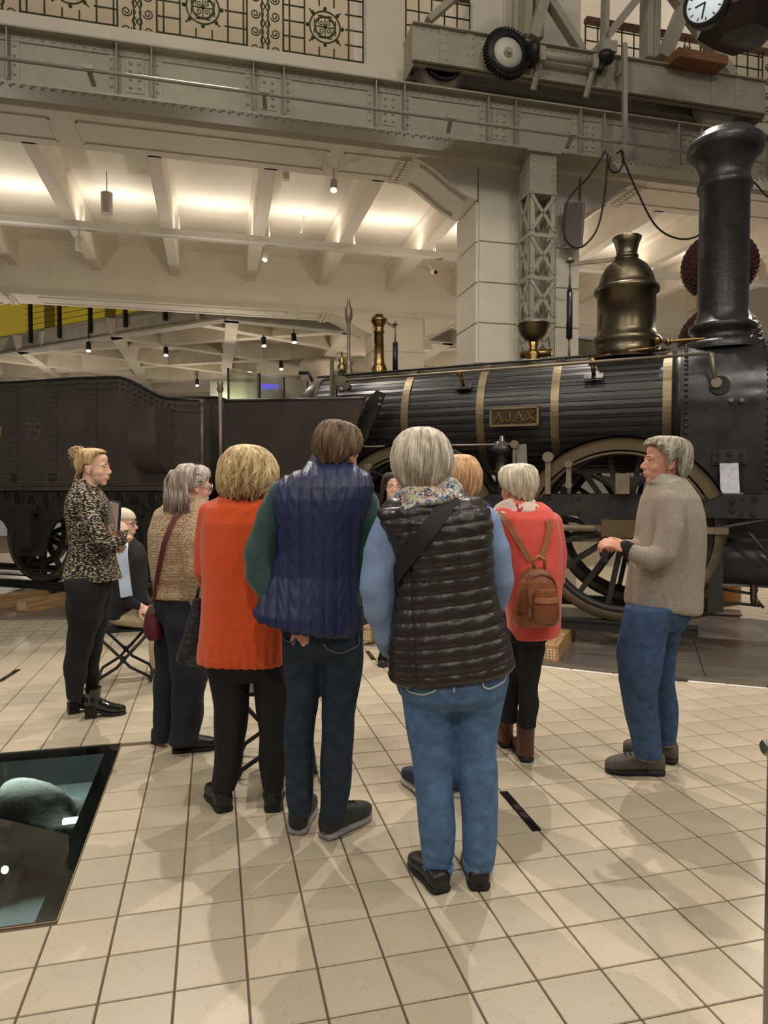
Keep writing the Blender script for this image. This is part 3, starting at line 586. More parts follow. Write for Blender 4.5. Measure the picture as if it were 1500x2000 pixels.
# clock hanging in the hall
ck=empty('hall_clock',W,(0,0,0),'dark many-sided hanging hall clock with a lit white dial','clock')
c=W.pl(1452,6,8.2); BRZ=M('clock_bronze',(62,54,46),.45,metal=.5,var=.15,vs=5)
m=MB(); rt=Matrix.Translation(c)@Matrix.Rotation(math.radians(22),4,'Z'); prof=[(0,-.43),(.3,-.42),(.5,-.22),(.5,.22),(.36,.42),(0,.46)]
vs=[];fs=[]
for r_,z_ in prof:
    for j in range(6): a=PI/3*j; vs.append(rt@Vector((r_*math.cos(a),r_*math.sin(a),z_)))
for i in range(len(prof)-1):
    for j in range(6): fs.append((i*6+j,i*6+(j+1)%6,(i+1)*6+(j+1)%6,(i+1)*6+j))
m.add(vs,fs); m.cyl(c+Vector((0,0,.4)),c+Vector((0,0,2.2)),.05,.05,10); m.build('housing',BRZ,ck)
dc=W.pl(1379,6,7.85); cn=Vector((-.62,-.72,-.12)).normalized(); ux=Vector((0,0,1)).cross(cn).normalized(); uz=cn.cross(ux); R3=Matrix((ux,uz,cn)).transposed().to_4x4()
dm=Matrix.Translation(dc+cn*.02)@R3; m=MB(); m.lathe([(0,.0),(.2,.0),(.2,-.02),(.0,-.02)],(0,0,0),36); m.v=[tuple(dm@Vector(v)) for v in m.v]; m.build('dial',emis('dial_lit',(225,238,240),1.1),ck)
m=MB(); m.lathe([(.2,-.12),(.235,-.12),(.235,.02),(.2,.02)],(0,0,0),36); m.v=[tuple(dm@Vector(v)) for v in m.v]; m.build('bezel',BRZ,ck)
for k in range(12):
    m=MB(); a=PI/6*k; m.bar((.15*math.sin(a),.15*math.cos(a),.004),(.185*math.sin(a),.185*math.cos(a),.004),.012,.003); m.v=[tuple(dm@Vector(v)) for v in m.v]; m.build('hour_mark',IRON,ck)
for a,l in ((math.radians(195),.16),(math.radians(262),.11)):
    m=MB(); m.bar((0,0,.008),(l*math.sin(a),l*math.cos(a),.008),.018,.003); m.v=[tuple(dm@Vector(v)) for v in m.v]; m.build('hand',IRON,ck)
# wicker figure behind the chimney
wk=empty('wicker_sculpture',W,(0,0,0),'brown wicker bulbs on a carved wooden post behind the chimney','sculpture'); WK=M('wicker',(82,46,36),.85,var=.3,vs=60,bump=.6,bs=80)
wy=9.3
p=W.pl(1406,530,wy)
m=MB()
for (yy,rad) in ((520,.45),(668,.49)):
    c=W.pl(1405,yy,wy)
    for k in range(26):
        t=-1+2*(k+.5)/26; rr=rad*math.sqrt(max(.0,1-t*t)); zz=c.z+t*rad*.95
        m.tube([Vector((c.x+(rr+.012*((j+k)%2))*math.cos(2*PI*j/30),c.y+(rr+.012*((j+k)%2))*math.sin(2*PI*j/30),zz)) for j in range(30)],.02,5,closed=True)
m.build('wicker_bulb',WK,wk)
a=W.pl(1405,750,wy); m=MB(); b=W.pl(1405,480,wy); m.cyl((a.x,a.y,.0),(b.x,b.y,b.z),.3,.28,20); m.build('post',M('golden_wood',(168,118,58),.5,var=.2,vs=6,st=(4,4,.6)),wk)
# ------------------------------------------------------------ locomotive
BLK=M('engine_black',(36,34,32),.36,metal=.1,var=.22,vs=3,rvar=.1,bump=.08,bs=14)
BLK2=M('frame_black',(44,42,39),.5,metal=.2,var=.2,vs=5,rvar=.1)
WOODL=M('black_lagging_wood',(40,38,36),.36,var=.25,vs=4,st=(.6,9,9),bump=.12,bs=16,objrand=.25,rvar=.1)
SMOKE=M('smokebox_black',(40,39,38),.3,metal=.15,var=.14,vs=3,rvar=.12,bump=.12,bs=10)
BAND=M('dull_brass_band',(128,114,88),.42,metal=.75,var=.15,vs=5)
BRASS=M('old_brass',(106,97,78),.36,metal=1,var=.22,vs=3,rvar=.1)
BRASS2=M('yellow_brass',(146,120,76),.28,metal=1,var=.2,vs=6)
FEND=M('fender_brass',(98,86,64),.5,metal=.6,var=.15,vs=3)
STL=M('worn_steel',(128,117,99),.48,metal=.6,var=.15,vs=7)
STL2=M('rim_steel',(112,102,88),.5,metal=.5,var=.2,vs=8)
TIMB=M('timber',(164,130,86),.7,var=.25,vs=3,st=(9,1,9),bump=.15,bs=20)
CHIM=M('chimney_black',(44,43,42),.38,metal=.2,var=.18,vs=9,bump=.35,bs=26,rvar=.08)
RX=Matrix.Rotation(PI/2,4,'Y')      # lathe axis along x
RYm=Matrix.Rotation(PI/2,4,'X')     # lathe axis along -y/y
LO=empty('steam_locomotive',LF,(0,0,0),'black steam locomotive with brass dome and nameplate AJAX','locomotive')
P=lambda mb,name,mat,par=LO: mb.build(name,mat,par)
RT=.285
# wheels
def wheel(s,y,R,par,nsp=16,sp=.05,out=-1,zc=None):
    zc=RT+R if zc is None else zc; c=(s,y,zc); m=MB(); m.lathe([(R*.91,-.07),(R,-.07),(R,.05),(R+.03,.055),(R+.03,.075),(R*.91,.07),(R*.91,-.07)],c,56,Matrix.Rotation(-PI/2,4,'X') if out<0 else RYm); w_=m.build('wheel',STL2,par)
    m=MB(); m.lathe([(R*.85,-.055),(R*.912,-.06),(R*.912,.06),(R*.85,.055),(R*.85,-.055)],c,48,RYm)
    m.build('rim',BLK2,w_)
    m=MB(); m.lathe([(0,-.1),(.1,-.1),(.14,-.06),(.14,.08),(0,.08)],c,20,RYm); m.build('hub',BLK2,w_)
    for k in range(nsp):
        a=2*PI*(k+.5)/nsp; d=Vector((math.cos(a),0,math.sin(a))); m=MB(); m.bar(Vector(c)+d*.1,Vector(c)+d*R*.87,sp,sp*.8,(0,1,0)); m.build('spoke',BLK2,w_)
    return w_
S1,S2=-.05,-2.07
for s in (S1,S2):
    wheel(s,-.72,.84,LO); wheel(s,.72,.84,LO,16,.05,1)
    m=MB(); m.cyl((s,-.7,RT+.84),(s,.7,RT+.84),.08,.08,14); P(m,'axle',BLK2)
    # fender: brass face ring above the frame with a deep dark rim
    cz=1.04
    def arc(r,a0=27,a1=153,n=40): return [(s-.04-r*math.cos(math.radians(a)),cz+r*math.sin(math.radians(a))) for a in np.linspace(a0,a1,n)]
    o_=arc(.94);i_=arc(.83); m=MB(); n=len(o_)
    vs=[(p[0],-.93,p[1]) for p in o_]+[(p[0],-.93,p[1]) for p in i_]+[(p[0],-.9,p[1]) for p in o_]+[(p[0],-.9,p[1]) for p in i_]
    fs=[]
    for q in range(n-1): fs+=[(q,q+1,n+q+1,n+q),(q,2*n+q,2*n+q+1,q+1),(n+q,n+q+1,3*n+q+1,3*n+q),(2*n+q,3*n+q,3*n+q+1,2*n+q+1)]
    m.add(vs,fs); P(m,'fender_face',FEND)
    m=MB(); vs=[(p[0],yy,p[1]) for yy in (-.96,-.5) for p in arc(.955)]; m.add(vs,[(q,q+1,n+q+1,n+q) for q in range(n-1)],True); vs=[(p[0],yy,p[1]) for yy in (-.96,-.5) for p in arc(.94)]; m.add(vs,[(q,q+1,n+q+1,n+q) for q in range(n-1)],True); P(m,'fender_top',BLK)
    m=MB(); m.tube([(p[0],-.92,p[1]) for p in arc(.8)],.015,6); P(m,'fender_bead',FEND)
    # leaf spring, hangers, buckle
    zs=1.71
    sp_=MB()
    for k in range(7):
        hw=.46-.05*k; pts=[(s+u*hw,-.97,zs-.02*k-.1*(1-u*u)*1.0) for u in np.linspace(-1,1,13)]
        for a,b in zip(pts,pts[1:]): sp_.bar(a,b,.09,.018)
    P(sp_,'leaf_spring',BLK)
    for u in (-.47,.47):
        m=MB(); m.cyl((s+u,-1.04,zs+.03),(s+u,-.92,zs+.03),.035,.035,14); m.bar((s+u,-1.0,zs+.02),(s+u,-1.0,1.56),.045,.05); m.cyl((s+u,-1.04,1.55),(s+u,-.94,1.55),.03,.03,12); m.cyl((s+u,-.99,1.47),(s+u,-.99,1.55),.02,.02,8); P(m,'spring_hanger',STL)
    m=MB(); m.box(s-.06,s+.06,-1.04,-.94,zs-.24,zs-.06); m.cyl((s,-.99,1.467),(s,-.99,zs-.23),.03,.03,10); P(m,'spring_buckle',STL)
    # horn guide below the frame
    m=MB(); m.prism([Vector((s-.42,-.925,1.27)),Vector((s+.42,-.925,1.27)),Vector((s+.2,-.925,1.08)),Vector((s+.2,-.925,.9)),Vector((s+.13,-.925,.82)),Vector((s+.13,-.925,1.24)),Vector((s-.13,-.925,1.24)),Vector((s-.13,-.925,.82)),Vector((s-.2,-.925,.9)),Vector((s-.2,-.925,1.08))],(0,.05,0)); P(m,'horn_guide',BLK2)
    m=MB(); m.box(s-.13,s+.13,-1.0,-.86,.98,1.2); P(m,'axle_box',STL2)
    m=MB(); m.cyl((s,-1.03,1.1),(s,-1.0,1.1),.08,.08,20); m.cyl((s,-1.035,1.1),(s,-1.03,1.1),.015,.015,10); P(m,'crank_boss',STL)
m=MB(); m.tube([(S2,-1.08,1.16),(S1-.2,-1.08,1.16)],.032,10); m.bar((S1-.2,-1.08,1.16),(S1+.85,-1.08,1.16),.05,.055); P(m,'coupling_rod',STL)
m=MB(); m.box(S1-.17,S1+.17,-1.12,-1.04,1.09,1.24); P(m,'rod_brass',FEND)
# frames
for yy in (-.9,.9): m=MB(); m.box(-4.25,1.75,yy-.02,yy+.02,1.262,1.466); P(m,'frame_plate',BLK2)
m=MB(); m.box(-2.95,1.7,-.88,.88,1.44,1.462); m.box(-.9,.9,0,0.001,1.44,1.441); P(m,'deck_plate',BLK2) if False else None
bl=MB()
for s in np.arange(-2.6,1.3,.27):
    for z in (1.43,1.30): bl.hexbolt((s,-.92,z),.016,.014,(0,-1,0))
tag(P(bl,'frame_bolts',BLK),kind='stuff')
for (x,y) in ((1475,972),(1471,1004),(1430,977),(1430,995)): p=LF.pl(x,y,-.92); m=MB(); m.hexbolt((p.x,-.92,p.z),.024,.02,(0,-1,0)); P(m,'frame_bolt',BLK)
for s in (-3.2,-1.05,.95): m=MB(); m.box(s-.03,s+.03,-.88,.88,1.3,1.45); P(m,'cross_member',BLK2)
# boiler with lagging planks
BZ,BR=2.28,.6; s0,s1=-3.4,.345
m=MB(); m.lathe([(BR-.03,s0),(BR-.03,s1)],(0,0,BZ),48,RX); m.lathe([(.0,-3.84),(.3,-3.82),(.45,-3.74),(.545,-3.6),(.59,-3.45),(.6,s0),(.55,s0)],(0,0,BZ),48,RX); P(m,'boiler_core',BLK)
NP=44; pm=[]
for k in range(NP):
    a0=2*PI*k/NP+.006; a1=2*PI*(k+1)/NP-.006; m=MB(); vs=[]
    for s in (s0,s1):
        for a,r in ((a0,BR-.03),(a0,BR-.004),((a0+a1)/2,BR),(a1,BR-.004),(a1,BR-.03)): vs.append((s,r*math.cos(a),BZ+r*math.sin(a)))
    m.add(vs,[(i,i+1,i+6,i+5) for i in range(4)]+[(0,4,9,5)]+[(4,3,2,1,0),(5,6,7,8,9)]); m.build('lagging_plank',WOODL,LO)
for s in (-2.296,-1.471,-.719,.305): m=MB(); m.lathe([(BR,-.04),(BR+.01,-.04),(BR+.01,.04),(BR,.04)],(s,0,BZ),72,RX,False); P(m,'boiler_band',BAND)
m=MB(); m.lathe([(BR,.345),(BR+.025,.345),(BR+.025,.42)],(0,0,BZ),56,RX); P(m,'boiler_ring',BLK)
# smokebox: round above, straight sides down to the frame
SR=.645
prof=[(-SR,1.468)]+[(SR*math.cos(a),BZ+SR*math.sin(a)) for a in np.linspace(PI,0,40)]+[(SR,1.468)]
m=MB(); n=len(prof); vs=[(s,p[0],p[1]) for s in (.42,1.62) for p in prof]; m.add(vs,[(i,n+i,n+i+1,i+1) for i in range(n-1)],True); m.add([(.42,p[0],p[1]) for p in prof],[tuple(range(n-1,-1,-1))]); m.add([(1.62,p[0],p[1]) for p in prof],[tuple(range(n))]); sb=P(m,'smokebox',SMOKE)
rv=MB()
for s in (.465,1.13):
    for a in np.arange(math.radians(95),PI+.02,.085): rv.dome((s,SR*math.cos(a),BZ+SR*math.sin(a)),.019,(0,math.cos(a),math.sin(a)))
    for z in np.arange(1.53,BZ-.03,.062): rv.dome((s,-SR,z),.019,(0,-1,0))
tag(rv.build('rivets',SMOKE,sb),kind='stuff')
for x in (1428,1449): p=LF.pl(x,782,-.66); m=MB(); m.hexbolt((p.x,-.62,p.z),.022,.05,(0,-1,0)); m.cyl((p.x,-.67,p.z),(p.x,-.68,p.z),.012,.012,8); m.build('plug',STL,sb)
a=LF.pl(1392,879,-.66);b=LF.pl(1458,907,-.66); m=MB(); m.box(a.x,b.x,-.67,-.645,b.z,a.z); bp=m.build('bracket_plate',BLK2,sb)
for u in (.14,.5,.86):
    for v in (.25,.75): m=MB(); m.hexbolt((a.x+(b.x-a.x)*u,-.67,b.z+(a.z-b.z)*v),.02,.018,(0,-1,0)); m.build('bolt',BLK,sb)
m=MB(); c=LF.pl(1424,905,-.7); d=LF.pl(1426,960,-.85); m.bar((c.x,-.68,c.z),(d.x,-.86,1.47),.15,.008,(0,1,.3)); m.bar((d.x-.1,-.84,1.475),(d.x+.1,-.84,1.475),.1,.01); P(m,'polished_strap',M('polished_iron',(150,150,154),.5,metal=.5,var=.12,vs=20,bump=.2,bs=30))
# chimney
CS=.79
m=MB(); m.lathe([(.4,2.84),(.4,2.9),(.34,2.93),(.27,2.95),(.265,3.02),(.3,3.04),(.31,3.07),(.3,3.1),(.26,3.12),(.25,3.17),(.235,3.19),(.226,3.25),(.224,4.38),(.245,4.4),(.25,4.43),(.245,4.46),(.222,4.48),(.224,4.55),(.25,4.64),(.3,4.7),(.332,4.73),(.345,4.77),(.345,4.83),(.33,4.85),(.27,4.87),(.265,4.92),(.22,4.93),(.2,4.9),(.2,4.2)],(CS,0,0),56); P(m,'chimney',CHIM)
for a in np.linspace(0,2*PI,8,endpoint=False): m=MB(); m.hexbolt((CS+.365*math.cos(a),.365*math.sin(a),2.9),.025,.03,(0,0,1)); P(m,'saddle_bolt',BLK)
# brass dome
m=MB(); DS=-.1
m.lathe([(.4,2.82),(.36,2.87),(.335,2.875),(.335,2.98),(.345,3.0),(.345,3.03),(.33,3.05),(.295,3.09),(.287,3.12),(.285,3.5),(.315,3.51),(.322,3.535),(.315,3.56),(.285,3.565),(.275,3.62),(.25,3.7),(.2,3.78),(.14,3.83),(.1,3.855),(.115,3.865),(.115,3.885),(.1,3.895),(.105,3.95),(.12,4.01),(.145,4.07),(.14,4.075),(.1,3.98),(.0,3.95)],(DS,0,0),56); dm_=P(m,'steam_dome',BRASS)
a=LF.pl(1113,516,0);b=LF.pl(1200,510,0); m=MB(); m.bar(a,(DS,0,3.87),.02,.04); m.build('valve_lever',STL,dm_)
sx_=a.x; m=MB(); m.tube([(sx_,0,a.z+.03),(sx_,0,3.6)],.012,6); m.cyl((sx_,0,a.z+.02),(sx_,0,a.z+.05),.045,.045,12); m.build('balance_rod',STL,dm_); m=MB(); m.tube([(sx_,0,3.12),(sx_,0,2.86)],.014,6); m.build('balance_rod',STL,dm_)
m=MB(); m.cyl((sx_,0,3.1),(sx_,0,3.58),.032,.032,14); m.cyl((sx_,0,3.58),(sx_,0,3.66),.03,.012,12); m.build('spring_balance',M('balance_black',(24,28,30),.4),dm_)
m=MB(); pts=[LF.pl(x,y,-.2) for x,y in ((1283,665),(1305,668),(1330,665),(1370,662),(1412,660))]; m.tube(pts,.016,8); m.ball(pts[0],.05,10,6); m.ball(pts[1],.035,8,6); P(m,'dome_pipe',BRASS2)
m=MB(); pts=[LF.pl(x,y,-.35) for x,y in ((1150,700),(1190,693),(1240,684),(1288,678))]; m.tube(pts,.014,8); P(m,'feed_pipe',BRASS2)
# oil cup bowl
c=LF.pl(1041,705,0); m=MB(); m.lathe([(.09,2.86),(.06,2.9),(.1,2.96),(.06,3.0),(.045,3.03),(.06,3.08),(.04,3.1),(.05,3.12)],(c.x,0,0),24); m.cyl((c.x-.13,0,2.97),(c.x+.2,0,2.97),.04,.04,12); P(m,'cup_stem',BRASS2)
m=MB(); m.lathe([(.05,3.1),(.1,3.13),(.145,3.19),(.165,3.27),(.172,3.275),(.172,3.29),(.15,3.285),(.08,3.2),(0,3.18)],(c.x,0,0),28); P(m,'oil_bowl',BRASS)
# safety valve column on the firebox
c=LF.pl(740,725,0); vx=c.x
m=MB(); m.lathe([(.12,2.84),(.12,2.88),(.09,2.9),(.1,2.93),(.085,2.96),(.07,2.99),(.062,3.05),(.056,3.34),(.066,3.345),(.066,3.37),(.056,3.38),(.06,3.43),(.09,3.47),(.1,3.49),(.1,3.51),(.05,3.52),(.05,3.56),(0,3.56)],(vx,0,0),28); P(m,'safety_valve_column',BRASS2)
b=LF.pl(772,640,0); m=MB(); m.bar((vx,0,3.53),(b.x,0,b.z),.02,.03); m.tube([(b.x,0,b.z+.08),(b.x,0,3.18)],.011,6); m.cyl((b.x,0,b.z+.03),(b.x,0,b.z+.05),.03,.03,10); P(m,'valve_lever',STL)
m=MB(); m.cyl((b.x,0,2.87),(b.x,0,3.22),.032,.03,12); P(m,'spring_balance',M('balance_black2',(24,28,30),.4))
a=LF.pl(681,725,0); t=LF.pl(681,582,0); h_=t.z-2.87
m=MB(); m.lathe([(.05,2.85),(.05,2.93),(.035,2.97),(.05,3.02),(.022,3.06),(.02,2.87+h_*.66),(.03,2.87+h_*.7),(.05,2.87+h_*.76),(.045,2.87+h_*.86),(.025,2.87+h_*.9),(.018,2.87+h_*.96),(.012,2.87+h_)],(a.x,0,0),14); P(m,'whistle_post',STL)
a=LF.pl(669,725,0); m=MB(); m.lathe([(.05,2.83),(.03,2.9),(.055,2.93),(.055,3.0),(.03,3.02),(.04,3.06),(.015,3.1),(.01,3.16),(0,3.16)],(a.x,-.02,0),16); P(m,'whistle',BRASS2)
for x0_,y0_,x1_,y1_ in ((648,700,648,776),(655,742,655,776)): a=LF.pl(x0_,y0_,-.55);b=LF.pl(x1_,y1_,-.55); m=MB(); m.bar(a,b,.035,.035,(0,1,0)); P(m,'regulator_post',STL)
a=LF.pl(668,742,-.6); m=MB(); m.tube([a+Vector((.12*math.cos(t)*.6,0,.12*math.sin(t))) for t in np.linspace(1.2,5.2,14)],.018,7); m.cyl(a+Vector((0,-.04,-.02)),a+Vector((0,.04,-.02)),.06,.06,14); m.cyl(a+Vector((.06,-.04,-.08)),a+Vector((.06,.04,-.08)),.04,.04,12); P(m,'regulator_lever',STL)
m=MB(); pts=[LF.pl(x,y,-.4) for x,y in ((585,728),(603,728),(610,745))]; m.tube(pts,[.025,.02,.018],8); P(m,'lever_handle',BLK)
# handrails along the boiler
a=LF.pl(677,743,-.7);b=LF.pl(1389,689.5,-.7); m=MB(); m.tube([a,b],.015,8); P(m,'reach_rod',STL)
a2=LF.pl(620,737,-.3);b2=LF.pl(1300,683,-.3); m=MB(); m.tube([a2,b2],.013,8); P(m,'upper_rod',BLK)
for x,y in ((898,729),(1157,706)):
    p=LF.pl(x,y,-.68); m=MB(); m.ball(p,.035,12,8); m.cyl(p,p+Vector((0,.16,-.12)),.022,.02,10); P(m,'rod_bracket',BRASS2); q=p+Vector((0,.1,-.1)); m=MB(); m.bar(q+Vector((-.09,.02,-.02)),q+Vector((.09,.02,-.02)),.1,.01,(0,-.6,.8)); P(m,'bracket_foot',BLK2)
m=MB(); q=LF.pl(1399,748,-.66); m.tube([b,LF.pl(1393,720,-.69),q],[.022,.02,.026],8); m.cyl(q+Vector((0,-.03,0)),q+Vector((0,.03,0)),.045,.045,14); P(m,'smokebox_lever',STL); m=MB(); m.cyl(q+Vector((.03,0,-.02)),q+Vector((.03,.03,-.02)),.085,.085,18); P(m,'lever_boss',BLK)
# lower pipe, feed valve, grey plate
a=LF.pl(700,873,-.8);b=LF.pl(1005,868,-.8); m=MB(); m.tube([a-Vector((.3,0,0)),b],.012,6); P(m,'drain_rod',STL2)
m=MB(); q=LF.pl(1007,905,-.8); m.bar(b,(b.x,-.8,1.47),.03,.03,(0,1,0)); m.cyl(b+Vector((0,-.03,0)),b+Vector((0,.03,0)),.04,.04,10); P(m,'rod_stand',STL)
c=LF.pl(980,860,-.75); m=MB(); m.lathe([(.06,1.468),(.06,1.64),(.08,1.66),(.08,1.69),(.055,1.72),(.055,1.86),(.115,1.88),(.115,1.92),(.075,1.95),(.075,1.98),(.03,1.99),(.02,2.04),(0,2.04)],(c.x,-.75,0),20); P(m,'feed_valve',BLK)
for u in (-.08,.08): m=MB(); m.hexbolt((c.x+u,-.78,1.92),.02,.05,(0,0,1)); P(m,'valve_bolt',BLK)
a=LF.pl(1018,868,-.78);b=LF.pl(1028,905,-.78); m=MB(); m.bar(a,(a.x+.03,-.8,1.468),.1,.012,(0,1,0)); P(m,'grey_bracket',M('grey_plate',(120,118,114),.5,metal=.3))
a=LF.pl(1071,893,-.95); m=MB(); m.bar(a,(a.x,-.95,1.467),.05,.05,(0,1,0)); m.cyl(a+Vector((0,-.04,0)),a+Vector((0,.04,0)),.05,.05,12); P(m,'link_post',STL)
# nameplate AJAX
pl0=LF.pl(957,797,-.62);pl1=LF.pl(1053,830,-.62); px0,px1=pl0.x,pl1.x; pz0,pz1=2.14,2.335
npl=MB(); npl.box(px0,px1,-.63,-.6,pz0,pz1); NPO=P(npl,'nameplate',M('plate_dark',(72,58,36),.5,metal=.6,var=.2,vs=20))
m=MB(); fw=.022
for (a_,b_,c_,d_) in ((px0,px1,pz0,pz0+fw),(px0,px1,pz1-fw,pz1),(px0,px0+fw,pz0,pz1),(px1-fw,px1,pz0,pz1)): m.box(a_,b_,-.642,-.63,c_,d_)
m.build('frame',BAND,NPO)
def glyph(ch):
    if ch=='A': return [((.02,0),(.42,1),.1),((.38,1),(.86,0),.22),((.2,.32),(.68,.32),.1),((-.1,.03),(.22,.03),.07),((.6,.03),(1.06,.03),.07)]
    if ch=='J': return [((.5,1),(.5,.22),.22),((.5,.24),(.36,.06),.18),((.38,.06),(.12,.06),.13),((.12,.05),(.06,.26),.14),((.28,.97),(.74,.97),.07)]
    if ch=='X': return [((.1,1),(.82,0),.22),((.84,1),(.08,0),.1),((-.06,.97),(.3,.97),.07),((.66,.97),(1.0,.97),.07),((-.06,.03),(.24,.03),.07),((.64,.03),(1.0,.03),.07)]
lh=.098; x=px0+.055; zb_=(pz0+pz1)/2-lh/2
for ch in 'AJAX':
    m=MB()
    for p_,q_,w_ in glyph(ch): m.bar((x+p_[0]*lh*.95,-.638,zb_+p_[1]*lh),(x+q_[0]*lh*.95,-.638,zb_+q_[1]*lh),.016,w_*lh,(1,0,0) if abs(p_[0]-q_[0])<abs(p_[1]-q_[1])*2 else (0,0,1))
    m.build('letter',BRASS2,NPO); x+=lh*1.12 if ch!='J' else lh*.98
# firebox, footplate side sheets
m=MB(); m.box(-3.5,-2.55,-.55,.55,.55,2.2); P(m,'firebox',BLK)
for yy in (-1.0,.98):
    pts=[LF.pl(x,y,-1.0) for x,y in ((438,783),(712,778),(690,850),(640,1010),(438,1005))]
    m=MB(); m.prism([Vector((p.x,yy,p.z)) for p in pts],(0,.02,0)); P(m,'side_sheet',M('sheet_black',(60,53,46),.5,metal=.2,var=.2,vs=2,rvar=.1))
    m=MB(); m.tube([(pts[0].x,yy+.01,pts[0].z),(pts[1].x,yy+.01,pts[1].z)],.02,8); P(m,'sheet_bead',BLK)
pts=[LF.pl(x,y,-.85) for x,y in ((716,783),(735,762),(752,768),(740,800),(715,860),(690,900),(660,985),(645,985))]
m=MB(); m.prism(pts,(0,.03,0)); P(m,'stay_plate',BLK)
for x,y in ((744,778),(742,790),(700,870)): p=LF.pl(x,y,-.85); m=MB(); m.hexbolt(p,.018,.02,(0,-1,0)); P(m,'stay_bolt',STL)
m=MB(); m.box(-4.28,-2.7,-.98,.98,1.18,1.24); P(m,'footplate',BLK2)
m=MB(); m.prism([LF.pl(x,y,-.95) for x,y in ((438,1000),(660,1000),(640,1060),(600,1075),(470,1075),(438,1060))],(0,.03,0)); P(m,'rear_frame',BLK2)
for x,z in ((-3.25,.62),): wheel(-3.55,-.72,.5,LO,12,.045); wheel(-3.55,.72,.5,LO,12,.045,1)
# cylinders and rods below the smokebox
m=MB(); m.lathe([(0,.62),(.24,.62),(.26,.66),(.26,.72),(.235,.74),(.235,1.5),(.26,1.52),(.26,1.6),(.1,1.62),(0,1.62)],(0,-.5,.86),32,RX); m.lathe([(0,.62),(.26,.66),(.235,.74),(.235,1.5),(.26,1.6),(0,1.62)],(0,.5,.86),28,RX); P(m,'steam_cylinder',BLK)
m=MB(); m.box(.7,1.6,-.6,.6,1.05,1.45); P(m,'cylinder_block',BLK)
a=LF.pl(1340,1043,-.9);b=LF.pl(1530,1010,-.9); m=MB(); m.tube([a,b],.018,8); P(m,'brake_rod',BLK2)
a=LF.pl(1455,1030,-.85);b=LF.pl(1520,1110,-.85); m=MB(); m.tube([a,b],.015,8); P(m,'brake_link',BLK2)
for A,B_ in (((1300,1165),(1485,1183)),((1395,1148),(1470,1160))): a=LF.pl(*A,-.6);b=LF.pl(*B_,-.6); m=MB(); m.tube([a,b],.014,6); P(m,'drain_cock_rod',BLK2)
c=LF.pl(1472,1160,-.6); m=MB(); m.lathe([(.0,-.1),(.02,-.1),(.03,-.03),(.025,.0),(.035,.03),(.02,.1)],c,10); m.tube([c+Vector((0,0,-.03)),c+Vector((.08,0,-.12))],[.02,.012],7); P(m,'drain_cock',BRASS)
a=LF.pl(1398,1100,-.75); m=MB(); m.bar((a.x,-.74,.95),(a.x,-.74,.42),.06,.12,(1,0,0)); P(m,'guard_iron',BLK2)
# ------------------------------------------------------------ rails and timbers
tk=empty('display_track',LF,(0,0,0),'dark steel display rails ending under the smokebox','rails')
for yy in (-.75,.75):
    m=MB(); pr=[(-.03,RT),(.03,RT),(.03,RT-.03),(.01,RT-.035),(.01,.2),(.05,.19),(.05,.175),(-.05,.175),(-.05,.19),(-.01,.2),(-.01,RT-.035),(-.03,RT-.03)]
    m.prism([Vector((-13,yy+a,z)) for a,z in pr],(13.59,0,0)); m.build('rail',BLK2,tk)
NAIL=M('nail_plate_print',(214,208,190),.6)
def timber(s,y0,y1,w,z0,z1,label,plates=True):
    r=empty('timber_block',LF,(0,0,0),label,'timber','timber blocks carrying the display rails'); m=MB(); m.box(s-w/2,s+w/2,y0,y1,z0,z1); m.build('beam',TIMB,r)
    if plates:
        m=MB()
        for q in range(6):
            for k in range(4): xx=s-w*.36+q*w*.14; zz=z0+(z1-z0)*(.22+k*.17); m.box(xx-.006,xx+.006,y0-.002,y0+.001,zz-.008,zz+.006)
        tag(m.build('nail_plate',NAIL,r),kind='stuff')
    return r
def tpos(x,y): return LF.hz(x,y,.036)
for (x0_,x1_,y_,lab) in ((33,62,1194,'light timber block with nail plate under the tender rail'),(-45,-5,1190,'timber block under the tender rail cut by the left edge'),(705,728,1253,'timber block glimpsed between the blue vest and blue sleeve'),(1047,1090,1289,'stacked timber block with nail plate beside the black trousers')):
    a=tpos(x0_,y_);b=tpos(x1_,y_); ss=(a.x+b.x)/2; timber(ss,a.y,a.y+1.1,abs(b.x-a.x)*1.0+.02,.036,.175,lab)
timber(-4.0,-1.1,-.4,.22,.036,.175,'timber block hidden low behind the orange sweater',False)
c=LF.hz(1393,1193,.05); r=empty('timber_prop',LF,(c.x,c.y,0),'round timber prop on a steel plate under the smokebox','timber'); m=MB(); m.cyl((0,0,.05),(0,0,1.2),.1,.1,20); m.build('post',TIMB,r); m=MB(); m.box(-.3,.3,-.2,.2,.036,.052); m.build('base_plate',PLATE,r); m=MB(); m.lathe([(.105,.06),(.112,.06),(.112,.1),(.105,.1)],(0,0,0),20); m.build('band',BLK2,r)
# ------------------------------------------------------------ tender
TE=empty('engine_tender',LF,(0,0,0),'black riveted tender with curved top and numbers behind the locomotive','tender')
TBL=M('tender_black',(72,66,58),.48,metal=.1,var=.2,vs=2.5,rvar=.1,bump=.06,bs=20)
zt_=2.9; ty=-1.0
top=[(-12.5,3.0),(-7.87,2.925),(-6.5,2.9),(-5.95,2.875)]
for t in np.linspace(0,1,12)[1:]: top.append((-5.95+t*.95,2.875-.31*(.5-.5*math.cos(PI*t))))
top+=[(-4.62,2.53)]
body=top+[(-4.62,1.5),(-12.5,1.5)]
for yy in (ty,1.0): m=MB(); m.prism([Vector((s,yy,z)) for s,z in body],(0,-.02*np.sign(yy) if yy>0 else .02,0)); m.build('side_plate',TBL,TE)
for yy in (ty+.01,.99): m=MB(); m.tube([(s,yy,z) for s,z in top],.022,7); m.build('top_bead',BLK,TE)
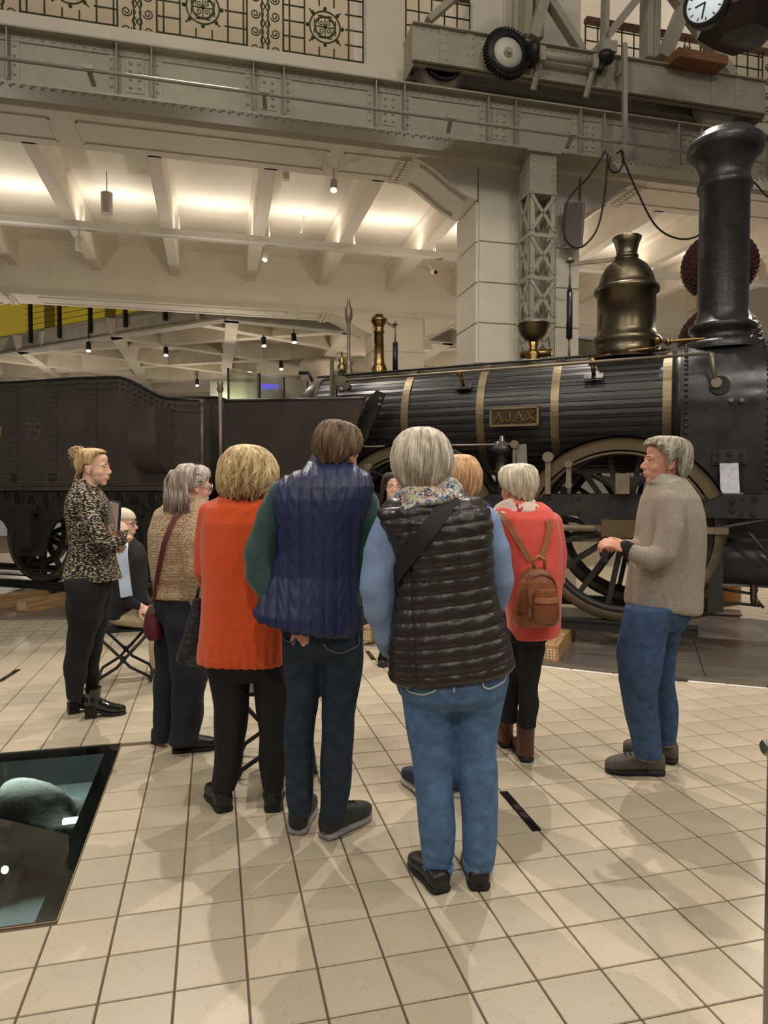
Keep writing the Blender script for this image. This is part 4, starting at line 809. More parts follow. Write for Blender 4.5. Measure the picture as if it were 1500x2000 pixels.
m=MB(); m.box(-12.5,-4.64,-.97,.97,1.5,1.6); m.box(-4.68,-4.62,-.97,.97,1.5,2.5); m.box(-12.5,-5.6,-.97,.97,2.3,2.4); m.build('tank',TBL,TE)
rv=MB()
def rl_(s0_,z0_,s1_,z1_,st=.06):
    L_=math.hypot(s1_-s0_,z1_-z0_); n=int(L_/st)
    for i in range(n+1): t=i/max(1,n); rv.dome((s0_+(s1_-s0_)*t,ty-.012,z0_+(z1_-z0_)*t),.014,(0,-1,0),5)
for x in (27,103,181):
    s=LF.pl(x,850,ty).x
    for u in (-.035,.035): rl_(s+u,1.66,s+u,2.82)
    m=MB(); m.box(s-.07,s+.07,ty-.012,ty,1.6,2.84); m.build('cover_strip',TBL,TE)
s=LF.pl(345,850,ty).x; rl_(s,1.62,s,2.5); rl_(s-.12,1.62,s-.12,2.5); rl_(s-.55,1.62,s-.1,1.62)
s=LF.pl(265,850,ty).x; rl_(s,2.3,s,2.78)
rl_(-10,1.6,-4.65,1.6); rl_(-10,1.68,-5.7,1.68)
for (a_,b_) in zip(top,top[1:]): rl_(a_[0],a_[1]-.06,b_[0],b_[1]-.06)
for (a_,b_) in zip(top[2:-1],top[3:]): rl_(a_[0],a_[1]-.13,b_[0],b_[1]-.13)
m=MB(); m.box(-12.5,-4.62,ty-.012,ty,1.56,1.72); m.build('belt_strip',TBL,TE)
tag(rv.build('rivets',TBL,TE),kind='stuff')
# tool box with curved bottom
a=LF.pl(250,796,ty-.3);b=LF.pl(303,914,ty-.3); xs=LF.pl(303,796,ty-.3).x
pr=[(ty-.3,a.z),(ty-.01,a.z),(ty-.01,b.z-.05)]+[(ty-.01-.29*math.sin(t),b.z+.28-.33*math.cos(t)) for t in np.linspace(.1,PI/2,8)]
m=MB(); m.prism([Vector((a.x,y_,z_)) for y_,z_ in pr],(xs-a.x,0,0)); m.build('tool_box',TBL,TE)
# tender frame with wheel arches and black discs for oval holes
AX=(-5.67,-7.42,-9.17,-10.92)
for cs in AX: wheel(cs,-.74,.6,TE,10,.06); wheel(cs,.74,.6,TE,10,.06,1)
pts=[(-12.5,1.58),(-4.62,1.58),(-4.62,1.15),(-4.95,1.1)]
for q,cs in enumerate(AX):
    pts+=[(cs+.34,.86),(cs+.26,.64),(cs-.26,.64),(cs-.34,.86)]
    if q<3:
        mid=cs-.875; pts+=[(mid+.5*math.cos(t),.9+.3*math.sin(t)) for t in np.linspace(.25,PI-.25,9)]
pts+=[(-11.6,1.1),(-12.5,1.15)]
m=MB(); m.prism([Vector((s,ty+.03,z)) for s,z in pts],(0,.03,0)); m.build('frame_plate',BLK2,TE)
HOLE=M('hole_dark',(8,8,8),.9)  # black colour imitates the dark of openings that are not cut
for (x,y,rx,ry) in ((12,966,.05,.06),(35,977,.07,.1),(63,985,.09,.11),(91,977,.07,.1),(115,965,.05,.06),(208,965,.05,.06),(234,978,.08,.11),(265,985,.09,.12),(297,978,.08,.1),(322,965,.05,.06)):
    p=LF.pl(x,y,ty+.03); m=MB(); rg=[Vector((p.x+rx*math.cos(t),ty+.026,p.z+ry*math.sin(t))) for t in np.linspace(0,2*PI,20,endpoint=False)]; m.tube(rg,.01,6,closed=True); h_=m.build('hole_rim',BLK2,TE); m=MB(); m.prism(rg,(0,.002,0)); m.build('hole_disc',HOLE,h_)
for cs in AX[:3]:
    m=MB(); m.box(cs-.13,cs+.13,ty-.05,ty+.03,.75,1.25); m.box(cs-.18,cs+.18,ty-.02,ty+.03,1.2,1.32); m.build('axle_box',BLK2,TE)
for z in (.46,.38): m=MB(); m.tube([(-12,-.95,z),(-4.7,-.95,z)],.013,6); m.build('brake_rod',BLK,TE)
# faint painted numerals 75 and a worn yellow stroke at the edge
PAINT=M('faint_paint',(92,86,78),.6)
def strokes(pts,w_,mat,name):
    m=MB()
    for A,B_ in zip(pts,pts[1:]):
        a=LF.pl(*A,ty-.003);b=LF.pl(*B_,ty-.003); m.bar(a,b,.004,w_,(1,0,0) if abs(a.x-b.x)<abs(a.z-b.z) else (0,0,1))
    m.build(name,mat,TE)
strokes([(48,828),(62,828),(54,857)],.03,PAINT,'numeral'); strokes([(79,828),(67,828),(66,840),(76,841),(79,849),(74,856),(65,855)],.028,PAINT,'numeral')
strokes([(-4,838),(2,835),(-2,858)],.03,M('yellow_paint',(150,140,90),.6),'numeral')
m=MB(); a=LF.pl(394,785,ty);b=LF.pl(394,1000,ty); m.tube([a,Vector((a.x,ty,1.5))],.02,8); m.ball(a,.035,10,6); m.build('handrail_post',STL2,TE)
m=MB(); a=LF.pl(430,745,ty); m.tube([Vector((a.x,ty,2.66)),Vector((a.x,ty,1.2))],.022,8); m.lathe([(.02,2.6),(.04,2.64),(.03,2.68),(.04,2.72),(0,2.76)],(a.x,ty,0),10); P(m,'handrail_post',STL)
m=MB(); n_=20; a=LF.pl(310,770,.9);b=LF.pl(425,778,.9); ar=[Vector((a.x+(b.x-a.x)*t,.9,2.55+.12*math.sin(PI*t))) for t in np.linspace(0,1,n_)]; m.prism(ar+[Vector((b.x,.9,1.4)),Vector((a.x,.9,1.4))],(0,.05,0)); m.build('rear_bulkhead',TBL,TE)
m=MB(); m.box(-4.62,-4.44,-.8,.8,1.15,1.22); m.build('fall_plate',BLK2,TE)
# ------------------------------------------------------------ people: toolkit
from mathutils.bvhtree import BVHTree
def remesh(mb,name,vox,sm=6,fac=.5,adapt=0):
    me=bpy.data.meshes.new(name+'_src'); me.from_pydata(mb.v,[],mb.f); me.update()
    o=bpy.data.objects.new(name+'_src',me); COL.objects.link(o)
    r=o.modifiers.new('r','REMESH'); r.mode='VOXEL'; r.voxel_size=vox; r.adaptivity=adapt
    s=o.modifiers.new('s','SMOOTH'); s.factor=fac; s.iterations=sm
    dg=bpy.context.evaluated_depsgraph_get(); out=bpy.data.meshes.new_from_object(o.evaluated_get(dg)); out.name=name
    bpy.data.objects.remove(o); bpy.data.meshes.remove(me)
    return out
def getco(me):
    n=len(me.vertices); a=np.empty(n*3); me.vertices.foreach_get('co',a); b=np.empty(n*3); me.vertices.foreach_get('normal',b); return a.reshape(-1,3),b.reshape(-1,3)
def displace(me,fn):
    c,n=getco(me); d=fn(c,n); d=d if d.ndim==2 else n*d[:,None]; me.vertices.foreach_set('co',(c+d).ravel()); me.update()
def folds(c,A=.006,seed=0,kz=22,kx=9):
    x,y,z=c[:,0]+seed*.37,c[:,1]+seed*.71,c[:,2]+seed*.13
    return A*(.6*np.sin(kz*z+2.2*np.sin(kx*x+1.3*seed)+1.7*np.sin(kx*.8*y+.5))+.4*np.sin(kz*.55*z-kx*1.7*x+2*np.sin(5*y+3*z+seed)))
def setmat(me,mat):
    me.materials.clear(); me.materials.append(mat); me.polygons.foreach_set('use_smooth',[True]*len(me.polygons))
class Person:
    def __init__(s,x,Zf,label,vox=.007):
        s.Z=Zf; p=W.pl(x,958,Zf); s.o=Vector((p.x,Zf,0)); s.root=empty('person',None,s.o,label,'person')
        s.body=MB(); s.vox=vox; s.skin=None
    def p(s,x,y,dy=0): return W.pl(x,y,s.Z+dy)-s.o
    def ring(s,mb_list,yl,yr,xl,xr,near,far,dyc=0,e=2.4,sc=1.0,n=26):
        a=s.p(xl,yl,dyc); b=s.p(xr,yr,dyc); c=(a+b)/2; h=(b-a)/2*sc; vs=[]
        for j in range(n):
            t=2*PI*j/n; ct,st=math.cos(t),math.sin(t); cx=math.copysign(abs(ct)**(2/e),ct); sy=math.copysign(abs(st)**(2/e),st)
            vs.append(c+h*cx+Vector((0,(far if sy>0 else near)*sy*sc,0)))
        mb_list.append(vs)
    def loft(s,mb,rings,sc=1.0):
        R=[]
        for r in rings:
            y=r[0]; yl,yr=(y if isinstance(y,tuple) else (y,y)); s.ring(R,yl,yr,*r[1:],sc=sc)
        n=len(R[0]); vs=[v for q in R for v in q]; fs=[]
        for i in range(len(R)-1):
            for j in range(n): fs.append((i*n+j,i*n+(j+1)%n,(i+1)*n+(j+1)%n,(i+1)*n+j))
        fs.append(tuple(range(n-1,-1,-1))); fs.append(tuple((len(R)-1)*n+j for j in range(n))); mb.add(vs,fs)
    def leg(s,mb,rings,dy=0,df=.5,sc=1.0):            # rings (y,xl,xr[,dy])
        k=s.Z/FPX; s.loft(mb,[(r[0],r[1],r[2],(r[2]-r[1])*k*df*1.05,(r[2]-r[1])*k*df*1.05,(r[3] if len(r)>3 else dy),2.1) for r in rings],sc)
    def limb(s,mb,pts,sc=1.0):                        # (x,y,dy,r)
        P3=[s.p(a,b,c) for a,b,c,_ in pts]; r=[q[3]*sc for q in pts]; mb.tube(P3,r,14)
        for p_,q in zip(P3,r): mb.ball(p_,q,14,8)
    def garment(s,name,mb,mat,vox=.009,sm=6,fn=None,parent=None):
        me=remesh(mb,name,vox,sm); 
        if fn: displace(me,fn)
        setmat(me,mat); return link(name,me,parent or s.root)
    def bvh(s,ob):
        c,_=getco(ob.data); return BVHTree.FromPolygons([tuple(v) for v in c],[tuple(p.vertices) for p in ob.data.polygons])
    def on(s,bv,x,y,off=.006,dflt=0):
        o=Vector((0,0,EYE))-s.o; d=W.dir(x,y).normalized(); h=bv.ray_cast(o,d)
        if h[0] is None: p=s.p(x,y,dflt); return p,-d
        n=h[1]; n=n if n.dot(d)<0 else -n; return h[0]+n*off,n
    def strap(s,name,bv,pts,w,mat,th=.004,off=.008,parent=None,sub=6,smo=3):
        P=[Vector((a,b)) for a,b in pts]; q=[]
        for i in range(len(P)-1):
            for t in np.linspace(0,1,sub,endpoint=False): q.append(P[i].lerp(P[i+1],t))
        q.append(P[-1]); L=[s.on(bv,a.x,a.y,off) for a in q]
        pos=[l[0] for l in L]
        nrm=[l[1] for l in L]
        for _ in range(smo): pos=[pos[0]]+[(pos[i-1]+pos[i]*2+pos[i+1])/4 for i in range(1,len(pos)-1)]+[pos[-1]]; nrm=[(nrm[max(i-1,0)]+nrm[i]*2+nrm[min(i+1,len(nrm)-1)]).normalized() for i in range(len(nrm))]
        L=[(p_,n_) for p_,n_ in zip(pos,nrm)]
        vs=[];n=len(pos)
        for i in range(n):
            d=(pos[min(i+1,n-1)]-pos[max(i-1,0)]).normalized(); nn=L[i][1]; c=d.cross(nn).normalized()*w/2; nn=c.cross(d).normalized()*th; nn=nn if nn.dot(L[i][1])>0 else -nn
            vs+=[pos[i]-c,pos[i]+c,pos[i]+c+nn,pos[i]-c+nn]
        fs=[]
        for i in range(n-1):
            for j in range(4): fs.append((i*4+j,i*4+(j+1)%4,i*4+4+(j+1)%4,i*4+4+j))
        fs+=[(0,1,2,3),(n*4-1,n*4-2,n*4-3,n*4-4)]
        m=MB(); m.add(vs,fs); return m.build(name,mat,parent or s.root)
    # ---- head: units of head height, chin 0, crown 1; face along +y
    def head(s,cx,ytop,H,yaw,nod=0,tilt=0,dy=0,ears=True,nose=1.0,slim=1.0,jaw=1.0):
        top=s.p(cx,ytop,dy); s.H=H
        s.hm=Matrix.Translation(top)@Matrix.Rotation(-math.radians(yaw),4,'Z')@Matrix.Scale(H,4)@Matrix.Translation((0,.04,-1))
        base=s.hm.copy(); pv=Matrix.Translation((0,-.1,.12)); s.hm=s.hm@pv@Matrix.Rotation(math.radians(tilt),4,'Y')@Matrix.Rotation(math.radians(nod),4,'X')@pv.inverted()
        b=s.body; R3=s.hm.to_3x3()
        def E(c,r,n=16,m_=10): b.ball(s.hm@Vector(c),1,n,m_,r,R3)
        E((0,-.06,.62),(.325*slim,.415,.385)); E((0,.1,.46),(.275*slim,.285,.42)); E((0,.13,.25),(.235*slim*jaw,.235,.22)); E((0,.255,.085),(.105*jaw,.1,.09)); E((0,.06,.16),(.2*slim*jaw,.2,.13))
        for q in (-1,1):
            E((q*.16*slim,.2,.36),(.105,.12,.12)); E((q*.115,.305,.565),(.12,.06,.045)); 
            if ears: E((q*.33*slim,-.06,.44),(.035,.085,.125)); E((q*.345*slim,-.075,.5),(.03,.085,.07)); E((q*.33*slim,-.03,.345),(.03,.045,.04))
        E((0,.2,.74),(.2,.16,.16))
        b.tube([s.hm@Vector(v) for v in ((0,.33,.565),(0,.375,.48),(0,.345+.1*nose,.385))],[.036*H,.042*H,.046*H],10); E((0,.335+.1*nose,.372),(.05,.055,.042)); E((0,.325,.295),(.1,.085,.07)); E((0,.3,.22),(.13,.1,.08))
        for q in (-1,1): E((q*.05,.365+.03*nose,.355),(.036,.05,.033))
        E((0,.378,.24),(.095,.05,.03)); E((0,.366,.195),(.085,.05,.034))
        s.neckpts=[s.hm@Vector((0,-.1,.3)),base@Vector((0,-.13,.04)),base@Vector((0,-.17,-.22))]
        s.body.tube(s.neckpts,[.22*H,.215*H,.25*H],14)
    def face(s,eye=(60,90,120),brow=(90,70,50),lip=(198,136,120),R=None):
        H=s.H; par=s.bodyo
        for q in (-1,1):
            m=MB(); m.ball(s.hm@Vector((q*.12,.272,.503)),.07*H,12,8); e=m.build('eye',EYEW,par); e['label']='eye'
            m=MB(); m.ball(s.hm@Vector((q*.122,.313,.502)),.038*H,10,6); m.build('iris',M('iris',eye,.2),e)
            m=MB(); m.tube([s.hm@Vector((q*u,.36-.9*abs(u-.05)**2,.545+.012*(1-((u-.12)/.09)**2)+.0)) for u in np.linspace(.045,.2,7)],.016*H,6); m.build('eyelid',s.skin,e)
            m=MB(); m.tube([s.hm@Vector((q*u,.372-.95*abs(u-.03)**2,.592+.018*(1-((u-.12)/.1)**2))) for u in np.linspace(.04,.22,8)],[.012*H*k for k in (.6,.9,1.1,1.2,1.1,.9,.7,.4)],6); m.build('eyebrow',M('brow',brow,.8),par)
        m=MB()
        m.tube([s.hm@Vector((u,.42-1.9*u*u,.234+.012*(1-abs(u)/.1)*.4)) for u in np.linspace(-.09,.09,9)],[.009*H*k for k in (.3,.7,.95,1.05,.95,1.05,.95,.7,.3)],6)
        m.tube([s.hm@Vector((u,.408-1.9*u*u,.2)) for u in np.linspace(-.08,.08,9)],[.013*H*k for k in (.2,.6,.9,1,1,1,.9,.6,.2)],6); m.build('lips',M('lip',lip,.45),par)
    def glasses(s,mat,r=.085,sq=1.0,th=.009):
        H=s.H; g=None; m=MB()
        for q in (-1,1):
            m.tube([s.hm@Vector((q*.135+r*sq*math.cos(t),.43-.05*abs(math.cos(t)),.5+r*math.sin(t))) for t in np.linspace(0,2*PI,18,endpoint=False)],th*H,5,closed=True)
            m.tube([s.hm@Vector(v) for v in ((q*(.135+r*sq),.39,.52),(q*.33,.2,.53),(q*.36,-.08,.5))],th*H,5)
        m.tube([s.hm@Vector(v) for v in ((-.05,.44,.51),(0,.455,.52),(.05,.44,.51))],th*H,5); return m.build('glasses',mat,s.root)
    def hand(s,wr,fdir,back,size=.18,curl=.5,thumb=1,spread=.12):
        y=Vector(fdir).normalized(); z=Vector(back); z=(z-y*z.dot(y)).normalized(); x=y.cross(z)*thumb; b=s.body; L=size; wr=Vector(wr)
        c=wr+y*L*.26; R3=Matrix((x,y,z)).transposed(); b.ball(c,1,12,8,(L*.21,L*.3,L*.085),R3)
        b.tube([wr-y*.05,wr+y*.02],[.026,.026],10)
        for k,(u,l) in enumerate(((.15,.43),(.05,.48),(-.055,.45),(-.15,.35))):
            p=wr+y*L*.48+x*L*u; d=(y+x*(spread*(1.5-k)*.5)).normalized(); pts=[wr+y*L*.25+x*L*u*.9,p]; a=0
            for f in (.42,.32,.26): a+=curl*.75; q=pts[-1]+(d*math.cos(a)-z*math.sin(a))*L*l*f; pts.append(q)
            r=[.0095,.0095,.009,.0082,.007]; b.tube(pts,r,8); [b.ball(pp,rr,8,6) for pp,rr in zip(pts,r)]
        p0=wr+y*L*.12+x*L*.14; p1=p0+(y*.5+x*.8-z*.25).normalized()*L*.2; p2=p1+(y*.85+x*.3-z*.35*curl).normalized()*L*.17; p3=p2+(y*.9-z*.4*curl).normalized()*L*.12
        b.tube([p0,p1,p2,p3],[.013,.011,.0095,.008],8); [b.ball(pp,rr,8,6) for pp,rr in ((p1,.011),(p2,.0095),(p3,.008))]
    def finish(s,skin,vox=None):
        s.skin=skin; me=remesh(s.body,'body',vox or s.vox,3,.5); setmat(me,skin); s.bodyo=link('body',me,s.root); return s.bodyo
    # ---- hair shell with strands
    def hair(s,mat,prof,ends,amp=.05,N=420,wave=.03,seed=1,cen=(0,-.06),th=.0016,drop=.03,parent=None,kf=1.0,jag=.045,NL=110,lr=.006,curl=.05,cf=6):
        rs=np.random.RandomState(seed); H=s.H
        z_=[q[0] for q in prof][::-1]; rf=[q[1] for q in prof][::-1]; rb=[q[2] for q in prof][::-1]; rd=[q[3] for q in prof][::-1]
        ea=[e[0] for e in ends]; ez=[e[1] for e in ends]; zt=prof[0][0]
        ph=rs.rand(14)*6.28; kk=np.array([5,8,11,15,19,23,29,37,43,7,13,17,31,3])*kf; am=rs.rand(14)*.6+.4
        def S(phi,t,f=1.0,mod=True):
            d=abs((math.degrees(phi)+180)%360-180); ze=np.interp(d,ea,ez)+jag*math.sin(11*phi+seed)*math.sin(27*phi+2*seed)*(d>50)+jag*.7*math.sin(53*phi); z=zt-(zt-ze)*(1-math.cos(min(t,1.15)*PI/2)) if t<=1 else ze-(t-1)*(zt-ze)*.6
            c=math.cos(phi); sn=math.sin(phi); a=np.interp(z,z_,rf if c>0 else rb); b=np.interp(z,z_,rd); r=1/math.sqrt((c/max(a,1e-3))**2+(sn/max(b,1e-3))**2)
            if mod:
                w_=wave*math.sin(9*t+3*math.sin(phi*4+seed)); u=phi+w_; r*=1+amp*1.3*min(1,t*2.0)*float(np.sum(am*np.sin(kk*u+ph+2.5*t)))/4.2
            r*=f; return s.hm@Vector((cen[0]+r*sn,cen[1]+r*c,z))
        nf,nt=110,24; vs=[];fs=[]
        for i in range(nt+1):
            t=i/nt
            for j in range(nf): vs.append(S(2*PI*j/nf-PI,max(t,.015)))
        for j in range(nf): vs.append(S(2*PI*j/nf-PI,.97,.86,False))
        for i in range(nt+1):
            for j in range(nf): fs.append((i*nf+j,i*nf+(j+1)%nf,(i+1)*nf+(j+1)%nf,(i+1)*nf+j))
        fs.append(tuple(range(nf)))
        m=MB(); m.add(vs,fs,True); sh=m.build('hair',mat,parent or s.root); m=MB()
        for k in range(N):
            ph0=rs.rand()*2*PI-PI; t0=rs.rand()*.45; t1=.72+rs.rand()*(.3+drop); f=.99+rs.rand()**2*.075; dr=(rs.rand()-.5)*.25; pts=[]
            for q in np.linspace(0,1,9): t=t0+(t1-t0)*q; pts.append(S(ph0+dr*q*q,t,f+.012*math.sin(7*q+k)))
            m.tube(pts,[th*1.25*(.7+.5*math.sin(PI*q))*(1-.6*q**4) for q in np.linspace(0,1,9)],3,True,False)
        for k in range(NL):
            ph0=rs.rand()*2*PI-PI; t0=.04+rs.rand()*.4; t1=.82+rs.rand()*.26; dr=(rs.rand()-.5)*.3; fa=rs.rand()*6.28; f0=.985+rs.rand()*.035; pts=[]
            for q in np.linspace(0,1,11): pts.append(S(ph0+dr*q*q+curl*q*math.sin(cf*q+fa),t0+(t1-t0)*q,f0+.02*math.sin(cf*q+fa+1.6)*q*(curl/.05)**.5))
            m.tube(pts,[lr*(.25+.75*math.sin(PI*min(1,.08+q*.75)))*(1-.75*q**3) for q in np.linspace(0,1,11)],5,True,False)
        o=m.build('hair_strands',hairlight(mat),sh); o['kind']='stuff'; return sh
    # ---- shoes: heel and toe as floor pixels
    def shoe(s,heel,toe,mat,sole,name='shoe',L=None,w=.095,h=.075,st=.025,shaft=0,hl=0,laces=None,toecap=None):
        a=W.hz(*heel,0)-s.o; b=W.hz(*toe,0)-s.o; a.z=b.z=0; d=(b-a); L=L or d.length; d.normalize(); n=Vector((-d.y,d.x,0)); r=MB()
        prof=[(0,.32,.75),(.04,.4,.95),(.15,.44,1),(.3,.42,.98),(.45,.44,.9),(.6,.5,.76),(.75,.52,.62),(.88,.45,.52),(.96,.32,.42),(1,.16,.3)]
        def sec(mb,z0f,z1f,grow):
            V=[];F=[]
            for u,wd,hh in prof:
                c=a+d*(L*(u*(1+.0)))
                for j in range(14):
                    t=2*PI*j/14; ct,st_=math.cos(t),math.sin(t); zz=(z0f(u,hh)+z1f(u,hh))/2+(z1f(u,hh)-z0f(u,hh))/2*math.copysign(abs(st_)**.7,st_)
                    V.append(c+n*ct*abs(ct)**-.2*wd*w*(1+grow) +Vector((0,0,zz)) if abs(ct)>1e-6 else c+Vector((0,0,zz)))
            k=len(prof)
            for i in range(k-1):
                for j in range(14): F.append((i*14+j,i*14+(j+1)%14,(i+1)*14+(j+1)%14,(i+1)*14+j))
            F.append(tuple(range(13,-1,-1))); F.append(tuple((k-1)*14+j for j in range(14))); mb.add(V,F,True)
        base=hl
        up=MB(); sec(up,lambda u,hh:st*.6+base*(1-min(1,u*1.6)),lambda u,hh:st+base*(1-min(1,u*1.5))+h*hh,0)
        if shaft:
            c=a+d*L*.2; up.tube([c+Vector((0,0,base+.03)),c+Vector((0,0,base+.09)),c+Vector((0,0,shaft))],[.05,.048,.056],16)
            me=remesh(up,name,.006,4); setmat(me,mat); sh=link(name,me,s.root)
        else: sh=up.build(name,mat,s.root)
        so=MB()
        if hl: 
            so.box(-.5,.5,-.5,.5,0,1,Matrix.Translation(a+d*L*.14)@Matrix((d,n,Vector((0,0,1)))).transposed().to_4x4()@Matrix.Diagonal((L*.28,w*.8,hl+.02,1)))
            sec(so,lambda u,hh:base*(1-min(1,u*1.7)),lambda u,hh:st+base*(1-min(1,u*1.7)),.04)
        else: sec(so,lambda u,hh:.0,lambda u,hh:st,.06)
        so.build('sole',sole,sh)
        if laces:
            m=MB()
            for u in (.42,.5,.58,.66): 
                z=st+h*np.interp(u,[q[0] for q in prof],[q[2] for q in prof])+.002+base*(1-min(1,u*1.5)); c=a+d*L*u; m.tube([c-n*.025+Vector((0,0,z-.008)),c+Vector((0,0,z+.003)),c+n*.025+Vector((0,0,z-.008))],.004,5)
            m.build('laces',laces,sh)
        return sh
def hairlight(mat):  # lighter copy of the hair colour, paints highlights into the strands
    n=mat.name+'_light'
    if n in bpy.data.materials: return bpy.data.materials[n]
    m=mat.copy(); m.name=n
    for nd in m.node_tree.nodes:
        if nd.type=='VALTORGB':
            for e in nd.color_ramp.elements: c=e.color; e.color=(min(1,c[0]*1.45),min(1,c[1]*1.45),min(1,c[2]*1.45),1)
    return m
EYEW=M('eye_white',(228,222,214),.25)
def skin(n,rgb): 
    m=M(n,rgb,.5,var=.06,vs=14,bump=.06,bs=160,spec=.35); b=m.node_tree.nodes['Principled BSDF']; b.inputs['Subsurface Weight'].default_value=.08; b.inputs['Subsurface Radius'].default_value=(.02,.008,.005); b.inputs['Subsurface Scale'].default_value=.3; return m
SK1=skin('skin_pale',(232,186,162)); SK2=skin('skin_ruddy',(216,158,132)); SK3=skin('skin_fair',(234,190,164))
def hairm(n,a,b): return M(n,a,.45,rgb2=b,vs=42,st=(1,1,.16),det=5,spec=.4,bump=.5,bs=70)
def flecks(name,base,fl,scale,st,thr=.55,rough=.9,bump=.4):
    m=M(name,fl,rough,rgb2=base,vs=scale,st=st,det=2,bump=bump,bs=scale); r=[n for n in m.node_tree.nodes if n.type=='VALTORGB'][0]; r.color_ramp.elements[0].position=thr-.03; r.color_ramp.elements[1].position=thr+.05; return m
def cells(name,cols,scale,rough=.7,st=(1,1,1),warp=.6):
    m=M(name,cols[0],rough,bump=.25,bs=30); nt=m.node_tree;N=nt.nodes;K=nt.links; tc=N.new('ShaderNodeTexCoord'); mp=N.new('ShaderNodeMapping'); mp.inputs['Scale'].default_value=st; K.new(tc.outputs['Object'],mp.inputs[0])
    no=N.new('ShaderNodeTexNoise'); no.inputs['Scale'].default_value=scale*.8; K.new(mp.outputs[0],no.inputs['Vector']); mx=N.new('ShaderNodeMix'); mx.data_type='VECTOR'; mx.inputs[0].default_value=warp*.12; K.new(mp.outputs[0],mx.inputs[4]); K.new(no.outputs['Color'],mx.inputs[5])
    v=N.new('ShaderNodeTexVoronoi'); v.inputs['Scale'].default_value=scale; K.new(mx.outputs[1],v.inputs['Vector']); sp=N.new('ShaderNodeSeparateColor'); K.new(v.outputs['Color'],sp.inputs[0])
    r=N.new('ShaderNodeValToRGB'); r.color_ramp.interpolation='CONSTANT'; n=len(cols)
    for i in range(n-2): r.color_ramp.elements.new(.5)
    for i,c in enumerate(cols): r.color_ramp.elements[i].position=i/n; r.color_ramp.elements[i].color=(*lin(c),1)
    K.new(sp.outputs[0],r.inputs[0]); K.new(r.outputs[0],N['Principled BSDF'].inputs['Base Color']); return m
def denim(n,rgb,dk=.35): return M(n,rgb,.85,var=dk*.6,vs=16,bump=.5,bs=9,st=(1.2,1.2,1.6),det=6,bdist=.03,spec=.25)
def wool(n,rgb,bs=160,bump=.5,var=.08): return M(n,rgb,.92,var=var,vs=40,bump=bump,bs=bs,sheen=.3)
def knit(name,rgb,dark,sc):
    m=M(name,rgb,.9); nt=m.node_tree;N=nt.nodes;K=nt.links; tc=N.new('ShaderNodeTexCoord'); mp=N.new('ShaderNodeMapping'); mp.inputs['Scale'].default_value=(1,1,1.25); K.new(tc.outputs['Object'],mp.inputs[0])
    v=N.new('ShaderNodeTexVoronoi'); v.inputs['Scale'].default_value=sc; v.inputs['Randomness'].default_value=.35; K.new(mp.outputs[0],v.inputs['Vector'])
    r=N.new('ShaderNodeValToRGB'); r.color_ramp.elements[0].position=.15; r.color_ramp.elements[0].color=(*lin(dark),1); r.color_ramp.elements[1].position=.5; r.color_ramp.elements[1].color=(*lin(rgb),1); K.new(v.outputs['Distance'],r.inputs[0]); K.new(r.outputs[0],N['Principled BSDF'].inputs['Base Color'])
    b=N.new('ShaderNodeBump'); b.inputs['Strength'].default_value=.9; b.inputs['Distance'].default_value=.012; K.new(v.outputs['Distance'],b.inputs['Height']); K.new(b.outputs[0],N['Principled BSDF'].inputs['Normal']); return m
def ribfn(z0,z1,k,A=.002):
    return lambda c,n: A*np.sin(k*np.arctan2(c[:,1],c[:,0])) * ((c[:,2]>z0)&(c[:,2]<z1))
BLKL=M('black_leather',(26,25,25),.4,var=.2,vs=20,bump=.2,bs=90); BLKP=M('black_patent',(16,15,16),.12,coat=.5); BSOLE=M('black_sole',(24,23,22),.7); WSOLE=M('white_sole',(205,200,190),.6); GSOLE=M('grey_sole',(150,148,146),.6)
# ------------------------------------------------------------ woman in black puffer vest (nearest)
def scaled(r,k): return r
A=Person(880,2.62,'person with grey bob in black quilted vest, blue sleeves and floral scarf, nearest the camera')
tor=[(958,800,895,.07,.07,.05),(972,762,938,.12,.11,.02),(992,738,956,.15,.13,.01),(1020,738,962,.165,.15),(1050,752,962,.17,.17),(1085,772,962,.17,.18),(1130,776,963,.165,.19),(1180,768,976,.17,.2),((1235,1230),760,991,.19,.21),((1285,1270),756,1000,.2,.21),((1318,1292),758,1004,.2,.21),((1331,1301),768,1002,.19,.2)]
armL=[(768,1022,.0,.068),(746,1085,0,.075),(738,1150,.0,.072),(743,1195,.02,.062),(755,1240,.05,.052),(760,1268,.11,.038)]
armR=[(942,1018,.02,.066),(964,1075,.02,.064),(974,1130,.04,.06),(966,1180,.09,.05),(935,1215,.17,.042),(900,1230,.22,.038)]
legL=[(1330,778,888,0),(1365,784,887),(1420,793,886),(1470,802,887),(1520,808,886),(1570,814,887),(1620,817,889),(1665,822,888),(1690,828,884),(1704,830,879)]
legR=[(1330,884,990,0),(1365,886,985),(1420,888,974),(1470,889,968),(1520,894,972),(1570,899,975),(1620,902,972),(1660,904,966),(1685,906,962),(1696,908,958)]
hip=[((1285,1275),768,994,.17,.18,0,2.2),(1320,770,993,.18,.17,0,2.2),(1350,776,988,.17,.15,0,2.1),(1375,800,975,.1,.1,0,2.1)]
A.loft(A.body,tor,.86); [A.limb(A.body,q,.7) for q in (armL,armR)]; [A.leg(A.body,q,sc=.85) for q in (legL,legR)]; A.loft(A.body,hip,.9)
A.head(824,842,.232,6,nod=-4); A.hand(A.p(760,1270,.12),(.25,.5,-.8),(-1,0,0),.17,.6); A.hand(A.p(895,1232,.23),(-.7,.6,-.2),(0,.4,.9),.17,.6,-1); A.finish(SK1)
